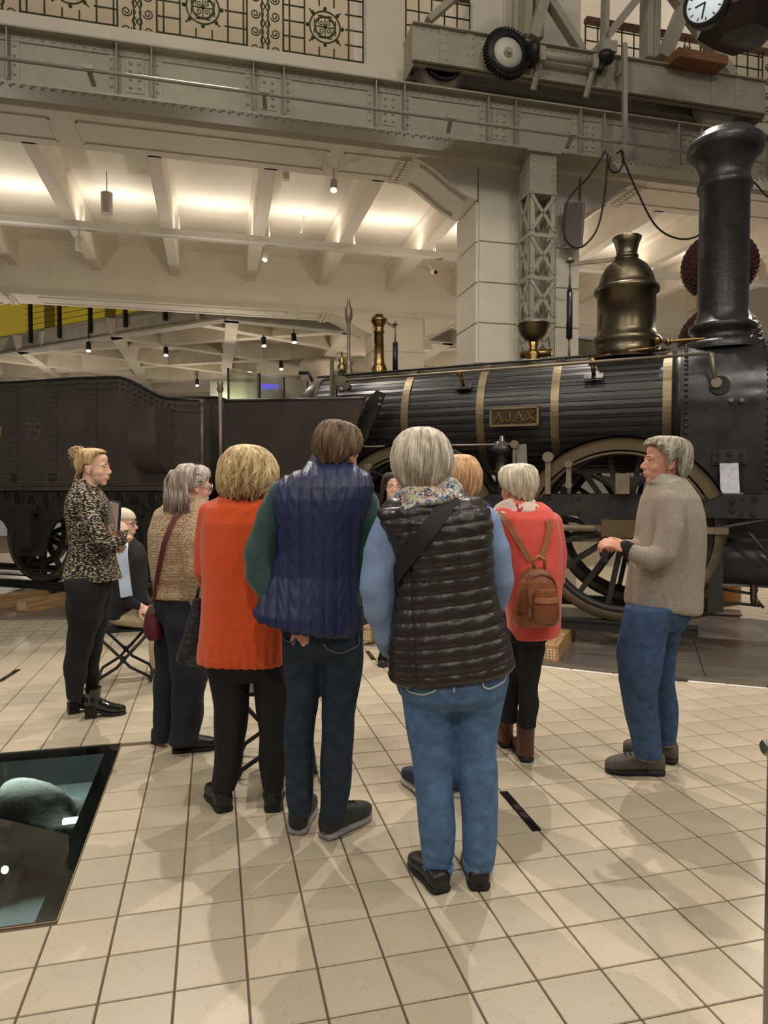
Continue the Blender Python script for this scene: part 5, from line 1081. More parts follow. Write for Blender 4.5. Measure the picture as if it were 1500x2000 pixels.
def puff(c,n):
    x,z=c[:,0],c[:,2]; lane=(z-.16*x-.0)/.0475+.12*np.sin(7*x); q=np.abs(np.sin(PI*lane)); d=.0105*np.power(q,.4)-.008
    d+=.0022*np.sin(70*x+6*np.sin(9*z)+18*z)*q; seam=np.exp(-((x+.155-.05*(1.1-z))/.006)**2); return d-.006*seam*(c[:,1]<0)
m=MB(); A.loft(m,tor); VB=M('black_quilted_nylon',(44,38,35),.34,var=.12,vs=10,bump=.25,bs=24,spec=.5,st=(2.2,1,.8))
vest=A.garment('vest',m,VB,.006,5,puff)
m=MB(); A.limb(m,armL); A.garment('sleeve',m,M('blue_jersey',(130,154,190),.85,var=.06,vs=9,bump=.25,bs=30),.008,6,lambda c,n:folds(c,.004,2,40,14)); m=MB(); A.limb(m,armR); A.garment('sleeve',m,bpy.data.materials['blue_jersey'],.008,6,lambda c,n:folds(c,.004,3,40,14))
JE=denim('blue_denim',(84,114,150),.3); m=MB(); A.loft(m,hip); A.leg(m,legL); A.leg(m,legR); jn=A.garment('jeans',m,JE,.0085,6,lambda c,n:folds(c,.0045,1,19,13)*(1.5-1.0*np.clip(c[:,2],0,1)))
bv=A.bvh(vest); A.strap('bag_strap',bv,[(884,976),(850,1020),(815,1065),(788,1100),(777,1130)],.062,M('black_webbing',(28,26,26),.7,bump=.2,bs=200),off=.012,smo=25)
bj=A.bvh(jn); ST=M('denim_stitch',(176,182,186),.8); PK=denim('denim_pocket',(98,128,164),.2)
for pts in ([(792,1330),(798,1350),(826,1357),(852,1349),(852,1328)],[(946,1310),(941,1340),(955,1346),(985,1330),(988,1305)],[(886,1352),(888,1325)]): A.strap('pocket_seam',bj,pts,.007,ST,.002,.003)
for lg,y in ((legL,1702),(legR,1694)):
    m=MB(); q=[r for r in lg if r[0]>=1680]; A.leg(m,[(y-12,q[0][1]-1,q[0][2]+1),(y+2,q[-1][1]-1,q[-1][2]+2)],sc=1.06); m.build('hem',PK,jn)
A.shoe((864,1747),(800,1672),BLKL,BSOLE,L=.25,w=.098,h=.056); A.shoe((937,1742),(918,1662),BLKL,BSOLE,L=.25,w=.098,h=.056)
SCF=cells('floral_scarf',[(208,208,186),(66,76,112),(190,192,140),(202,198,186),(104,124,158),(196,196,176),(190,128,112),(212,208,190),(54,60,86)],80)
m=MB(); A.loft(m,[(938,800,888,.085,.06,.03),(950,790,899,.11,.08,.02),(966,776,902,.13,.1,.01),((984,978),758,890,.14,.11,.0),((1003,984),744,872,.135,.12,.0),((1005,990),762,850,.08,.12,.0)]); A.garment('scarf',m,SCF,.007,5,lambda c,n:.011*np.sin(46*c[:,2]+13*c[:,0]+3*np.sin(14*c[:,1]))+.004*np.sin(90*c[:,2]-30*c[:,0]))
GH=hairm('grey_hair',(202,194,178),(150,140,124))
A.hair(GH,[(1.06,.02,.02,.02),(1.04,.2,.22,.18),(.98,.34,.38,.3),(.85,.44,.5,.4),(.65,.48,.56,.46),(.45,.45,.56,.48),(.3,.4,.52,.44),(.16,.33,.45,.37),(.04,.26,.38,.3)],[(0,.8),(40,.7),(62,.38),(85,.2),(120,.1),(180,.06)],.045,900,.06,3,th=.0019,NL=260,lr=.0065,curl=.06)
# ------------------------------------------------------------ man in blue quilted vest
B=Person(640,2.97,'person with brown hair in navy quilted vest over green sweater, hands behind the back')
tor=[(902,604,684,.07,.07,.03),(916,592,706,.105,.09,.02),(932,556,726,.13,.11,.01),(950,538,731,.15,.12),(975,533,728,.165,.13),(1000,535,718,.17,.13),(1030,540,706,.17,.14),(1075,543,701,.165,.15),(1120,530,702,.16,.15),(1160,512,702,.18,.15),((1190,1205),497,702,.2,.15),((1202,1228),500,700,.2,.15),((1216,1236),540,698,.18,.14)]
armL=[(552,972,0,.075),(522,1035,-.01,.07),(504,1090,-.02,.068),(505,1118,-.03,.064),(532,1165,-.06,.046),(562,1200,-.09,.04),(578,1222,-.1,.034)]
armR=[(712,985,.02,.07),(720,1050,.03,.066),(720,1105,.02,.062),(708,1150,-.01,.048),(670,1190,-.07,.04),(635,1205,-.09,.034)]
legL=[(1225,548,632,0),(1280,551,630),(1350,560,624),(1400,556,618),(1450,553,613),(1500,555,611),(1550,559,613),(1580,563,610),(1592,565,606)]
legR=[(1225,625,712,0),(1280,627,710),(1350,630,702),(1400,628,692),(1450,628,692),(1500,626,689),(1550,625,683),(1590,624,676),(1606,626,671)]
hip=[(1190,550,708,.13,.13,0,2.2),(1230,548,712,.14,.13,0,2.2),(1262,552,708,.13,.12,0,2.2),(1290,575,690,.08,.08,0,2.2)]
B.loft(B.body,tor,.82); [B.limb(B.body,q,.7) for q in (armL,armR)]; [B.leg(B.body,q,sc=.85) for q in (legL,legR)]; B.loft(B.body,hip,.9)
B.head(653,826,.236,32,nod=-16,nose=1.1); B.hand(B.p(580,1219,-.12),(.42,-.05,-.62),(-.2,-1,.1),.185,.62,1,.05); B.hand(B.p(622,1205,-.1),(-.7,.1,-.2),(0,-1,0),.18,.7,-1); B.finish(SK2)
def quilt(c,n):
    x,z=c[:,0],c[:,2]; lane=(x+.02*(z-1.1))/.05; q=np.abs(np.sin(PI*lane)); low=np.clip((.82-z)/.06,0,1)*np.clip((-.12-x)/.05,0,1); q2=np.abs(np.sin(PI*(z-.1*x)/.028))
    return .0095*np.power(q,.36)*(1-low)*1.1+.006*np.power(q2,.4)*low-.005+.0014*np.sin(80*z+8*np.sin(40*x)+30*x)*q+folds(c,.006,4,14,7)*np.clip(1.2-z,0,.5)
m=MB(); B.loft(m,tor); NV=M('navy_quilted_nylon',(38,46,82),.45,var=.12,vs=8,bump=.2,bs=30,spec=.45); vest=B.garment('vest',m,NV,.005,5,quilt)
m=MB(); B.loft(m,[(880,612,672,.06,.06,.04,2.1),(900,604,680,.075,.07,.03,2.1),(920,596,692,.085,.08,.02,2.1)]); B.garment('collar',m,NV,.006,3,parent=vest)
TEAL=wool('dark_teal_knit',(44,74,72),120,.3)
m=MB(); B.loft(m,[((884,888),640,690,.05,.07,.05,2.1),((915,930),645,696,.06,.08,.04,2.1)]); B.garment('knit_collar',m,TEAL,.005,3,ribfn(0,3,40,.002))
for q,sd in ((armL,5),(armR,6)): m=MB(); B.limb(m,q); B.garment('sleeve',m,TEAL,.008,6,lambda c,n:folds(c,.006,sd,34,12))
DJ=denim('dark_denim',(44,54,66),.35); m=MB(); B.loft(m,hip); B.leg(m,legL); B.leg(m,legR); jn=B.garment('jeans',m,DJ,.0085,6,lambda c,n:folds(c,.004,7,22,13))
bj=B.bvh(jn)
for pts in ([(632,1256),(640,1268),(665,1276),(698,1262),(699,1240)],[(553,1218),(556,1250),(578,1256),(579,1246)]): B.strap('pocket_seam',bj,pts,.008,M('dark_stitch',(84,92,100),.8),.003,.004)
GL=M('dark_green_shoe',(44,48,46),.6,bump=.2,bs=60); LACE=M('black_lace',(22,22,22),.7)
B.shoe((580,1632),(604,1575),GL,GSOLE,L=.28,w=.105,h=.095,st=.032,laces=LACE); B.shoe((632,1640),(722,1592),GL,GSOLE,L=.29,w=.105,h=.095,st=.032,laces=LACE)
BH=hairm('brown_hair',(120,98,74),(70,56,44))
B.hair(BH,[(1.06,.02,.02,.02),(1.04,.22,.22,.2),(.98,.36,.38,.31),(.85,.45,.46,.38),(.68,.46,.5,.405),(.52,.44,.49,.4),(.38,.4,.44,.35),(.26,.34,.36,.28),(.14,.28,.3,.22)],[(0,.82),(45,.74),(65,.58),(80,.46),(100,.4),(130,.24),(180,.16)],.04,700,.06,8,th=.0018,NL=220,lr=.006,curl=.08)
# ------------------------------------------------------------ woman in orange sweater
C=Person(478,3.24,'person with wavy blonde hair in long orange sweater and black trousers')
tor=[(962,440,520,.06,.06,.04),(974,418,545,.1,.09,.02),(990,401,556,.13,.11,.01),(1020,394,561,.145,.13),(1070,394,562,.145,.15),(1130,397,561,.145,.16),(1190,394,561,.155,.16),(1240,389,560,.165,.16),(1278,386,559,.17,.16),(1293,387,558,.165,.155)]
armL=[(410,1002,.0,.06),(402,1060,.02,.058),(400,1112,.04,.054),(408,1140,.1,.048),(440,1120,.24,.042)]
armR=[(545,1002,0,.06),(556,1060,.02,.058),(556,1120,.05,.054),(530,1140,.2,.044)]
legL=[(1285,402,486,0),(1330,410,488),(1380,418,486),(1430,420,482),(1480,417,474),(1520,415,464),(1543,414,457)]
legR=[(1285,480,556,0),(1330,494,566),(1380,500,568),(1430,505,566),(1480,507,562),(1520,510,558),(1543,512,555)]
hip=[(1245,400,556,.14,.13,0,2.2),(1290,400,557,.15,.13,0,2.2),(1325,420,548,.1,.1,0,2.2)]
C.loft(C.body,tor,.85); [C.limb(C.body,q,.7) for q in (armL,armR)]; [C.leg(C.body,q,sc=.85) for q in (legL,legR)]; C.loft(C.body,hip,.9)
C.head(484,878,.225,22,nod=-4); C.hand(C.p(440,1120,.25),(.8,.3,.2),(0,.6,.8),.17,.5); C.finish(SK1)
OR=wool('orange_wool',(226,84,28),190,.35,.05); m=MB(); C.loft(m,tor); C.limb(m,armL); C.limb(m,armR)
C.garment('sweater',m,OR,.008,6,lambda c,n:folds(c,.005,9,10,6)+.0022*np.sin(150*c[:,0]+60*c[:,1])*((c[:,2]<.80)&(c[:,2]>.6)))
m=MB(); C.loft(m,[(952,452,520,.07,.06,.03,2.1),(972,444,528,.08,.07,.03,2.1)]); C.garment('sweater_collar',m,OR,.006,3)
BT_=M('black_trouser_cloth',(22,22,25),.85,var=.2,vs=7,bump=.15,bs=120); m=MB(); C.loft(m,hip); C.leg(m,legL); C.leg(m,legR); C.garment('trousers',m,BT_,.009,6,lambda c,n:folds(c,.005,11,24,8))
C.shoe((440,1588),(408,1540),BLKL,BSOLE,L=.25,w=.1,h=.085); C.shoe((534,1588),(536,1530),BLKL,BSOLE,L=.25,w=.1,h=.085)
BLH=hairm('blonde_wavy_hair',(204,182,138),(146,120,84))
C.hair(BLH,[(1.1,.02,.02,.02),(1.07,.24,.26,.22),(1.0,.4,.44,.36),(.85,.52,.58,.48),(.65,.56,.62,.56),(.45,.56,.62,.6),(.25,.52,.58,.6),(.08,.46,.52,.56),(0,.36,.44,.48)],[(0,.82),(35,.74),(52,.35),(75,.12),(120,.03),(180,-.02)],.07,900,.16,12,th=.002,NL=420,lr=.0075,curl=.16,cf=11,jag=.08)
# ------------------------------------------------------------ woman in beige knit with ponytail
D=Person(352,3.98,'person with grey ponytail and glasses in beige knit sweater and navy trousers',.0055)
tor=[(970,338,398,.06,.06,.0),(984,320,410,.12,.1),(1005,303,416,.17,.14),(1040,294,416,.19,.16),(1090,294,414,.19,.17),(1125,299,410,.18,.17),(1138,304,405,.16,.15),(1160,304,402,.165,.155),(1166,306,400,.16,.15)]
arm=[(372,1008,-.1,.062),(375,1060,-.16,.064),(380,1115,-.17,.062),(384,1155,-.13,.05),(386,1180,-.1,.04)]
armB=[(318,1010,.1,.058),(312,1065,.16,.056),(320,1115,.2,.052),(350,1120,.28,.044)]
legL=[(1165,302,366,.06),(1220,304,364,.06),(1270,304,356,.06),(1320,301,349,.06),(1370,300,344,.06),(1420,300,338,.06),(1450,301,333,.06)]
legR=[(1165,318,392,-.04),(1220,322,402,-.04),(1270,330,408,-.04),(1320,336,406,-.04),(1370,336,398,-.04),(1420,334,392,-.04),(1450,333,388,-.04)]
hip=[(1140,304,398,.14,.14,0,2.2),(1175,302,396,.15,.14,0,2.2),(1210,310,392,.12,.12,0,2.2)]
D.loft(D.body,tor,.85); [D.limb(D.body,q,.7) for q in (arm,armB)]; [D.leg(D.body,q,sc=.85) for q in (legL,legR)]; D.loft(D.body,hip,.9)
D.head(372,909,.226,52,nod=-8,nose=.9); D.hand(D.p(387,1182,-.1),(.15,.1,-.95),(.6,-.7,0),.165,.7); D.finish(SK1)
KN=knit('beige_open_knit',(206,180,144),(128,104,76),95); m=MB(); D.loft(m,tor); D.limb(m,armB); D.limb(m,arm); 
sw=D.garment('sweater',m,KN,.0085,5,lambda c,n:folds(c,.004,14,16,9)+.004*np.sin(110*c[:,0]+40*c[:,1])*((c[:,2]<1.0)&(c[:,2]>.8)&(c[:,1]>-.1)))
NVT=M('navy_trouser_cloth',(26,29,42),.8,var=.2,vs=7,bump=.2,bs=90); m=MB(); D.loft(m,hip); D.leg(m,legL); D.leg(m,legR); D.garment('trousers',m,NVT,.009,6,lambda c,n:folds(c,.007,15,28,9))
D.shoe((302,1455),(336,1440),BLKL,BSOLE,L=.24,w=.095,h=.08); D.shoe((336,1470),(414,1462),BLKL,BSOLE,L=.25,w=.095,h=.08,laces=M('grey_lace',(120,120,120),.6))
D.face((90,90,90),(150,140,130)); D.glasses(M('pale_glasses_frame',(190,188,184),.3),.09,1.1,.016)
SH=hairm('silver_hair',(192,186,176),(128,118,104))
D.hair(SH,[(1.05,.02,.02,.02),(1.03,.22,.22,.2),(.97,.36,.38,.31),(.85,.43,.45,.37),(.68,.44,.47,.38),(.5,.42,.46,.38),(.38,.38,.42,.35),(.25,.32,.36,.3)],[(0,.84),(45,.76),(65,.58),(80,.5),(100,.42),(130,.3),(180,.24)],.02,300,.02,16,th=.0013)
m=MB(); rs=np.random.RandomState(5)
kn=D.p(352,920,-.1)
for k in range(240):
    u=rs.rand()*2-1; v=rs.rand()*2-1; a=kn+Vector((u*.012,v*.012,rs.rand()*.01)); ex=346+u*27; ey=985+rs.rand()*26-abs(u)*8; e=D.p(ex,ey,-.15-.03*v)
    mid=a.lerp(e,.4)+Vector((u*.012-.012,-.03+v*.02,.025)); m.tube([a,a.lerp(mid,.5)+Vector((0,-.015,.02)),mid,mid.lerp(e,.55)+Vector((0,-.008,.0)),e],[.003,.0045,.0045,.004,.001],4)
m.build('ponytail',SH,D.root)
m=MB(); m.tube([kn+Vector((.018*math.cos(t),.018*math.sin(t)*.4,.014*math.sin(t))) for t in np.linspace(0,2*PI,10,endpoint=False)],.007,6,closed=True); m.build('hair_tie',M('hair_tie_peach',(214,160,120),.6),D.root)
for (x,y) in ((384,908),(388,928),(391,942)): m=MB(); p=D.hm@Vector((.3,.05,.9)); q=D.p(x,y,-.1); m.tube([q+Vector((-.012,-.005,.0)),q+Vector((.0,-.009,.006)),q+Vector((.014,-.005,.0))],.003,5); m.build('hair_clip',BLKL,D.root)
bv=D.bvh(sw); BUR=M('burgundy_leather',(96,34,40),.5,var=.12,vs=12,bump=.2,bs=120)
# burgundy shoulder bag
bg_=empty('shoulder_bag',None,D.o,'burgundy leather shoulder bag hanging on the beige knit woman','bag')
D.strap('strap',bv,[(366,990),(350,1002),(338,1020),(322,1060),(312,1110),(304,1160),(300,1180)],.026,BUR,.004,.008,bg_)
m=MB(); D.loft(m,[(1182,292,308,.02,.02,-.05),(1195,286,314,.04,.04,-.05),(1220,281,317,.05,.05,-.05),(1240,283,317,.05,.05,-.05),(1250,292,316,.04,.04,-.05)]); me=remesh(m,'pouch',.007,5); setmat(me,BUR); link('pouch',me,bg_)
m=MB(); c=D.p(298,1192,-.12); m.cyl(c,c+Vector((0,-.006,0)),.018,.018,16); m.tube([D.p(297,1178,-.1),D.p(298,1188,-.12)],.005,5); m.build('tag',STEEL,bg_)
# black glossy tote between the two women
t_=empty('tote_bag',None,C.o,'black glossy embossed tote bag hanging beside the orange sweater','bag'); GLO=M('glossy_black_lace',(20,20,20),.12,bump=1,bs=45,bdist=.03,coat=.6)
m=MB(); C.loft(m,[(1168,378,396,.02,.02,.06),(1200,370,400,.04,.04,.06),(1240,358,402,.05,.05,.06),(1275,346,403,.055,.055,.06),((1288,1304),344,402,.05,.05,.06)]); me=remesh(m,'pouch',.007,3); setmat(me,GLO); link('pouch',me,t_)
m=MB(); m.tube([C.p(384,1172,.06),C.p(390,1140,.1),C.p(402,1130,.12)],.008,6); m.build('handle',BLKL,t_)
# ------------------------------------------------------------ blonde woman in tweed jacket, in profile
E_=Person(180,4.56,'person with blonde bun in black and cream tweed jacket, holding a clipboard',.005)
tor=[(944,146,182,.07,.07,0),(956,141,193,.13,.12),(975,136,205,.17,.16),(1000,134,213,.175,.16),(1030,137,216,.165,.15),(1062,142,218,.16,.15),(1090,139,222,.165,.15),(1115,131,230,.18,.165),(1132,127,236,.185,.17)]
arm=[(166,984,-.17,.06),(180,1020,-.2,.058),(203,1056,-.21,.055),(222,1066,-.2,.05),(238,1054,-.17,.042),(246,1044,-.14,.034)]
armB=[(168,984,.16,.058),(185,1025,.19,.054),(215,1050,.17,.05),(236,1050,.06,.042),(222,1040,-.08,.036)]
legN=[(1125,133,205,-.07),(1170,132,206,-.08),(1210,134,196,-.08),(1245,133,184,-.08),(1280,128,174,-.08),(1320,127,168,-.08),(1350,131,164,-.08),(1366,133,162,-.08)]
legF=[(1125,150,218,.07),(1170,152,216,.08),(1210,160,210,.08),(1245,166,204,.08),(1280,166,196,.08),(1320,166,193,.08),(1345,166,190,.08),(1362,166,189,.08)]
hip=[(1105,134,222,.16,.15,0,2.2),(1135,132,222,.17,.16,0,2.2),(1165,135,214,.14,.13,0,2.2)]
E_.loft(E_.body,tor,.84); [E_.limb(E_.body,q,.7) for q in (arm,armB)]; [E_.leg(E_.body,q,sc=.85) for q in (legN,legF)]; E_.loft(E_.body,hip,.9)
E_.head(180,878,.232,88,nod=-2,nose=1.0,slim=.95); E_.hand(E_.p(246,1044,-.14),(-.35,.35,.55),(.8,-.5,0),.17,.55,-1); E_.hand(E_.p(222,1040,-.1),(.3,-.3,-.5),(0,-1,0),.165,.5); E_.finish(SK3)
TW=flecks('tweed',(22,19,17),(206,190,162),70,(.8,.8,2.2),.55); m=MB(); E_.loft(m,tor); E_.limb(m,arm); E_.limb(m,armB)
E_.garment('tweed_jacket',m,TW,.0085,5,lambda c,n:folds(c,.004,21,22,10)); m=MB(); E_.loft(m,[(936,147,178,.07,.07,0,2.1),(950,143,186,.085,.085,0,2.1)]); E_.garment('collar',m,TW,.006,3)
m=MB(); E_.loft(m,hip); E_.leg(m,legN); E_.leg(m,legF); E_.garment('trousers',m,BT_,.009,6,lambda c,n:folds(c,.007,22,34,9))
E_.shoe((133,1394),(168,1388),BLKP,BSOLE,'ankle_boot',L=.24,w=.09,h=.075,shaft=.2,hl=.055); E_.shoe((166,1402),(240,1394),BLKP,BSOLE,'ankle_boot',L=.255,w=.09,h=.075,shaft=.2,hl=.055,laces=LACE)
E_.face((90,120,140),(150,116,80),(190,120,112))
YH=hairm('blonde_hair',(210,184,140),(152,124,86))
E_.hair(YH,[(1.04,.02,.02,.02),(1.02,.22,.22,.2),(.96,.35,.38,.31),(.85,.395,.44,.36),(.68,.41,.46,.37),(.5,.42,.45,.365),(.36,.38,.4,.33),(.2,.3,.34,.26)],[(0,.95),(40,.91),(58,.8),(72,.64),(85,.56),(104,.58),(118,.42),(140,.28),(180,.12)],.018,320,.02,18,th=.0012,jag=.015,NL=60,lr=.004)
m=MB(); c=E_.p(151,888,0); rs=np.random.RandomState(3)
m.ball(c,.05,16,10,(1,1,.9))
for k in range(60):
    u=rs.rand(3)*2-1; ax=Vector(u).normalized(); a=ax.orthogonal().normalized(); b=ax.cross(a); r=.042+.016*rs.rand(); m.tube([c+(a*math.cos(t)+b*math.sin(t))*r+ax*.012 for t in np.linspace(0,4.2,10)],.004,4)
for k in range(26): e=E_.p(138+rs.rand()*14,905+rs.rand()*8,(rs.rand()-.5)*.06); m.tube([c,c.lerp(e,.5)+Vector((-.01,0,.01)),e],[.007,.006,.001],4)
for k in range(20): e=E_.p(142+rs.rand()*10,935+rs.rand()*8,(rs.rand()-.5)*.08); m.tube([E_.p(150,915,(rs.rand()-.5)*.08),E_.p(149,925,(rs.rand()-.5)*.06),e],[.003,.003,.0008],4)
m.build('hair_bun',YH,E_.root)
cbd=empty('clipboard',None,E_.o,'dark blue clipboard with papers held by the blonde woman','clipboard'); NVY=M('navy_board',(24,30,66),.4)
a=E_.p(227,979,-.14);b=E_.p(224,1034,-.14); m=MB(); m.bar(a,b,.012,.24,(-.55,.83,0)); m.build('board',NVY,cbd); m=MB(); m.bar(a+Vector((-.01,-.006,-.01)),b+Vector((-.01,-.006,.0)),.008,.22,(-.55,.83,0)); m.build('papers',M('paper_grey',(176,160,150),.8),cbd); m=MB(); m.tube([a+Vector((-.02,-.03,.0)),a+Vector((-.035,-.03,-.03)),a+Vector((-.02,-.03,-.04))],.004,5); m.build('clip',STEEL,cbd)
# ------------------------------------------------------------ seated man with cream cap on folding stool
F_=Person(245,5.5,'seated person in cream knit cap, dark jacket, pale blue shirt and beige trousers',.006)
tor=[(1050,226,262,.08,.08,0),(1065,218,275,.15,.14),(1090,214,284,.19,.17),(1130,216,285,.19,.18),(1170,218,284,.19,.18),(1205,216,276,.19,.18)]
armN=[(240,1075,-.19,.062),(238,1130,-.22,.058),(246,1172,-.22,.054),(262,1180,-.2,.042),(276,1186,-.17,.034)]; armF=[(256,1078,.17,.06),(272,1130,.2,.056),(280,1168,.16,.05),(290,1180,.05,.04)]
th1=[(232,1200,-.1,.085),(265,1206,-.11,.078),(300,1210,-.12,.07)]; th2=[(240,1200,.1,.085),(275,1206,.1,.078),(306,1208,.09,.07)]
sh1=[(300,1210,-.12,.066),(306,1255,-.12,.06),(307,1295,-.12,.052)]; sh2=[(306,1208,.09,.066),(312,1250,.09,.06),(314,1290,.09,.052)]
F_.loft(F_.body,tor,.85); [F_.limb(F_.body,q,.75) for q in (armN,armF,th1,th2,sh1,sh2)]
F_.head(238,994,.23,92,nod=-3,nose=1.15); F_.hand(F_.p(274,1184,-.18),(.75,.1,-.6),(.5,-.6,.5),.18,.5); F_.hand(F_.p(290,1180,.05),(.6,-.3,-.6),(.5,.3,.6),.18,.5,-1); F_.finish(SK3)
m=MB(); F_.loft(m,tor); F_.limb(m,armN); F_.limb(m,armF); jk=F_.garment('jacket',m,M('dark_jacket_wool',(28,28,31),.85,var=.15,vs=8,bump=.2,bs=90),.009,6,lambda c,n:folds(c,.005,25,24,9))
bv=F_.bvh(jk); m=MB(); F_.strap('shirt',bv,[(240,1056),(238,1080),(240,1110),(243,1140),(247,1165)],.085,M('pale_blue_shirt',(186,204,228),.8,bump=.15,bs=40),.01,.006)
BG=M('beige_trousers',(196,178,150),.85,var=.06,vs=9,bump=.2,bs=60); m=MB(); [F_.limb(m,q) for q in (th1,th2,sh1,sh2)]; F_.garment('trousers',m,BG,.009,6,lambda c,n:folds(c,.005,26,26,9))
F_.shoe((300,1322),(340,1318),BLKL,WSOLE,L=.27,w=.1,h=.08,shaft=.13); F_.shoe((306,1312),(348,1308),BLKL,WSOLE,L=.27,w=.1,h=.08,shaft=.13)
F_.face((80,80,80),(170,160,150)); F_.glasses(M('thin_dark_frame',(60,52,46),.3),.085,1,.01)
m=MB(); m.ball(F_.hm@Vector((0,-.07,.68)),1,24,14,(.37,.47,.37),F_.hm.to_3x3()); 
m.v=[v for v in m.v]; cp=m.build('knit_cap',M('cream_knit_cap',(222,212,180),.9,bump=.4,bs=120),F_.root); displace(cp.data,lambda c,n:np.where(((c@np.array(F_.hm.inverted().to_3x3()).T)[:,2]+F_.hm.inverted().translation.z<.6)[:,None],-n*.02,n*0.0))
m=MB(); m.ball(F_.hm@Vector((0,.16,.08)),1,14,8,(.19,.17,.12),F_.hm.to_3x3()); m.ball(F_.hm@Vector((0,-.28,.2)),1,14,8,(.2,.14,.2),F_.hm.to_3x3()); m.build('beard',hairm('beard_grey',(196,180,158),(150,136,116)),F_.root)
def stool(Pn,pairs,seat,label):
    r=empty('folding_stool',None,Pn.o,label,'stool','black folding stools'); TB=M('black_tube',(40,38,37),.4,metal=.4)
    for pts in pairs: m=MB(); m.tube([Pn.p(*q) for q in pts],.012,8); m.build('leg_frame',TB,r)
    m=MB(); a=Pn.p(*seat[0]);b=Pn.p(*seat[1]); m.box(a.x,b.x,-.2,.2,a.z-.02,a.z); m.build('seat',BLKL,r)
    return r
def zfl(Pn,x,dy): return None
def stool2(Pn,xc,label,yaw=0,h=.46):
    r=empty('folding_stool',None,Pn.o+Vector((Pn.p(xc,958,0).x,0,0)),label,'stool','black folding stools'); r.rotation_euler[2]=yaw; TB=M('black_tube',(40,38,37),.4,metal=.4)
    for s in (-1,1):
        m=MB(); pts=[(s*-.2,-.19,h-.02)]; 
        pts+=[(s*-.02,-.19,h*.5),(s*.05,-.19,h*.32),(s*.18,-.19,.06),(s*.2,-.18,.02),(s*.2,-.13,.013),(s*.2,.13,.013),(s*.2,.18,.02),(s*.18,.19,.06),(s*.05,.19,h*.32),(s*-.02,.19,h*.5),(s*-.2,.19,h-.02)]
        m.tube(pts,.012,8); m.build('leg_frame',TB,r)
    for y in (-.19,.19): m=MB(); m.cyl((0,y-.02,h*.47),(0,y+.02,h*.47),.022,.022,12); m.build('pivot',TB,r)
    m=MB(); m.box(-.21,.21,-.19,.19,h-.02,h); m.build('seat',BLKL,r); return r
stool2(F_,240,'black folding stool under the seated person in the cream cap',.3,.43)
# ------------------------------------------------------------ dark haired young woman beyond the group
G_=Person(772,5.96,'person with long dark hair and round glasses in magenta top, facing the camera',.005)
tor=[(984,752,790,.06,.06,0),(992,738,806,.1,.09),(1005,732,812,.11,.1),(1050,734,810,.11,.11),(1100,742,802,.1,.1),(1140,740,804,.11,.11),(1160,740,804,.11,.11)]
armL=[(742,1002,0,.05),(738,1060,.02,.046),(742,1110,.06,.042),(750,1130,.1,.034)]; armR=[(804,1002,0,.05),(811,1060,.02,.046),(806,1110,.06,.042),(798,1130,.1,.034)]
legL=[(1160,742,772),(1230,745,770),(1295,747,764)]; legR=[(1160,772,802),(1230,776,800),(1295,778,796)]
G_.loft(G_.body,tor,.85); [G_.limb(G_.body,q,.75) for q in (armL,armR)]; [G_.leg(G_.body,q,sc=.85) for q in (legL,legR)]
G_.head(766,925,.232,172,nod=0,tilt=-4,slim=.96); G_.finish(SK3)
m=MB(); G_.loft(m,tor); G_.limb(m,armL); G_.limb(m,armR); G_.garment('top',m,wool('magenta_wool',(150,42,96),120,.3),.009,5)
m=MB(); G_.leg(m,legL); G_.leg(m,legR); G_.loft(m,[(1145,741,803,.11,.11,0),(1180,744,800,.1,.1,0)]); G_.garment('trousers',m,BT_,.01,5)
G_.shoe((752,1290),(748,1302),BLKP,BSOLE,'ankle_boot',L=.25,w=.1,h=.08,shaft=.2,hl=.04); G_.shoe((788,1290),(790,1302),BLKP,BSOLE,'ankle_boot',L=.25,w=.1,h=.08,shaft=.2,hl=.04)
G_.face((60,50,40),(60,44,36),(186,112,104)); G_.glasses(M('gold_wire',(150,120,80),.3,metal=.8),.105,1.05,.008)
DH=hairm('dark_brown_hair',(58,42,36),(30,22,20))
G_.hair(DH,[(1.05,.02,.02,.02),(1.03,.22,.22,.2),(.97,.37,.38,.31),(.85,.43,.46,.38),(.65,.43,.48,.41),(.4,.4,.47,.42),(.1,.36,.46,.42),(-.3,.3,.44,.42)],[(0,.88),(25,.84),(42,.72),(58,.4),(72,-.05),(100,-.3),(180,-.3)],.03,300,.03,28,th=.0018)
# ------------------------------------------------------------ strawberry blonde woman, mostly hidden
H_=Person(893,3.42,'person with strawberry blonde bob in navy, mostly hidden behind the black vest',.008)
tor=[(965,870,930,.06,.06,0),(980,840,950,.12,.1),(1010,830,955,.14,.12),(1080,832,952,.14,.13),(1160,832,955,.14,.14),(1240,828,958,.15,.14)]
arms=[[(842,1000,0,.05),(840,1080,.05,.048),(850,1140,.16,.04)],[(945,1000,0,.05),(950,1080,.05,.048),(935,1140,.16,.04)]]
legL=[(1240,830,894),(1320,834,890),(1400,838,886),(1500,842,878)]; legR=[(1240,890,955),(1320,884,940),(1400,878,925),(1500,872,912),(1530,874,908)]
H_.loft(H_.body,tor,.85); [H_.limb(H_.body,q,.75) for q in arms]; [H_.leg(H_.body,q,sc=.85) for q in (legL,legR)]
H_.head(898,893,.222,-8); H_.finish(SK1)
m=MB(); H_.loft(m,tor); [H_.limb(m,q) for q in arms]; H_.garment('coat',m,M('navy_coat',(40,48,90),.8,bump=.2,bs=60),.011,5); m=MB(); H_.leg(m,legL); H_.leg(m,legR); H_.garment('trousers',m,NVT,.011,5)
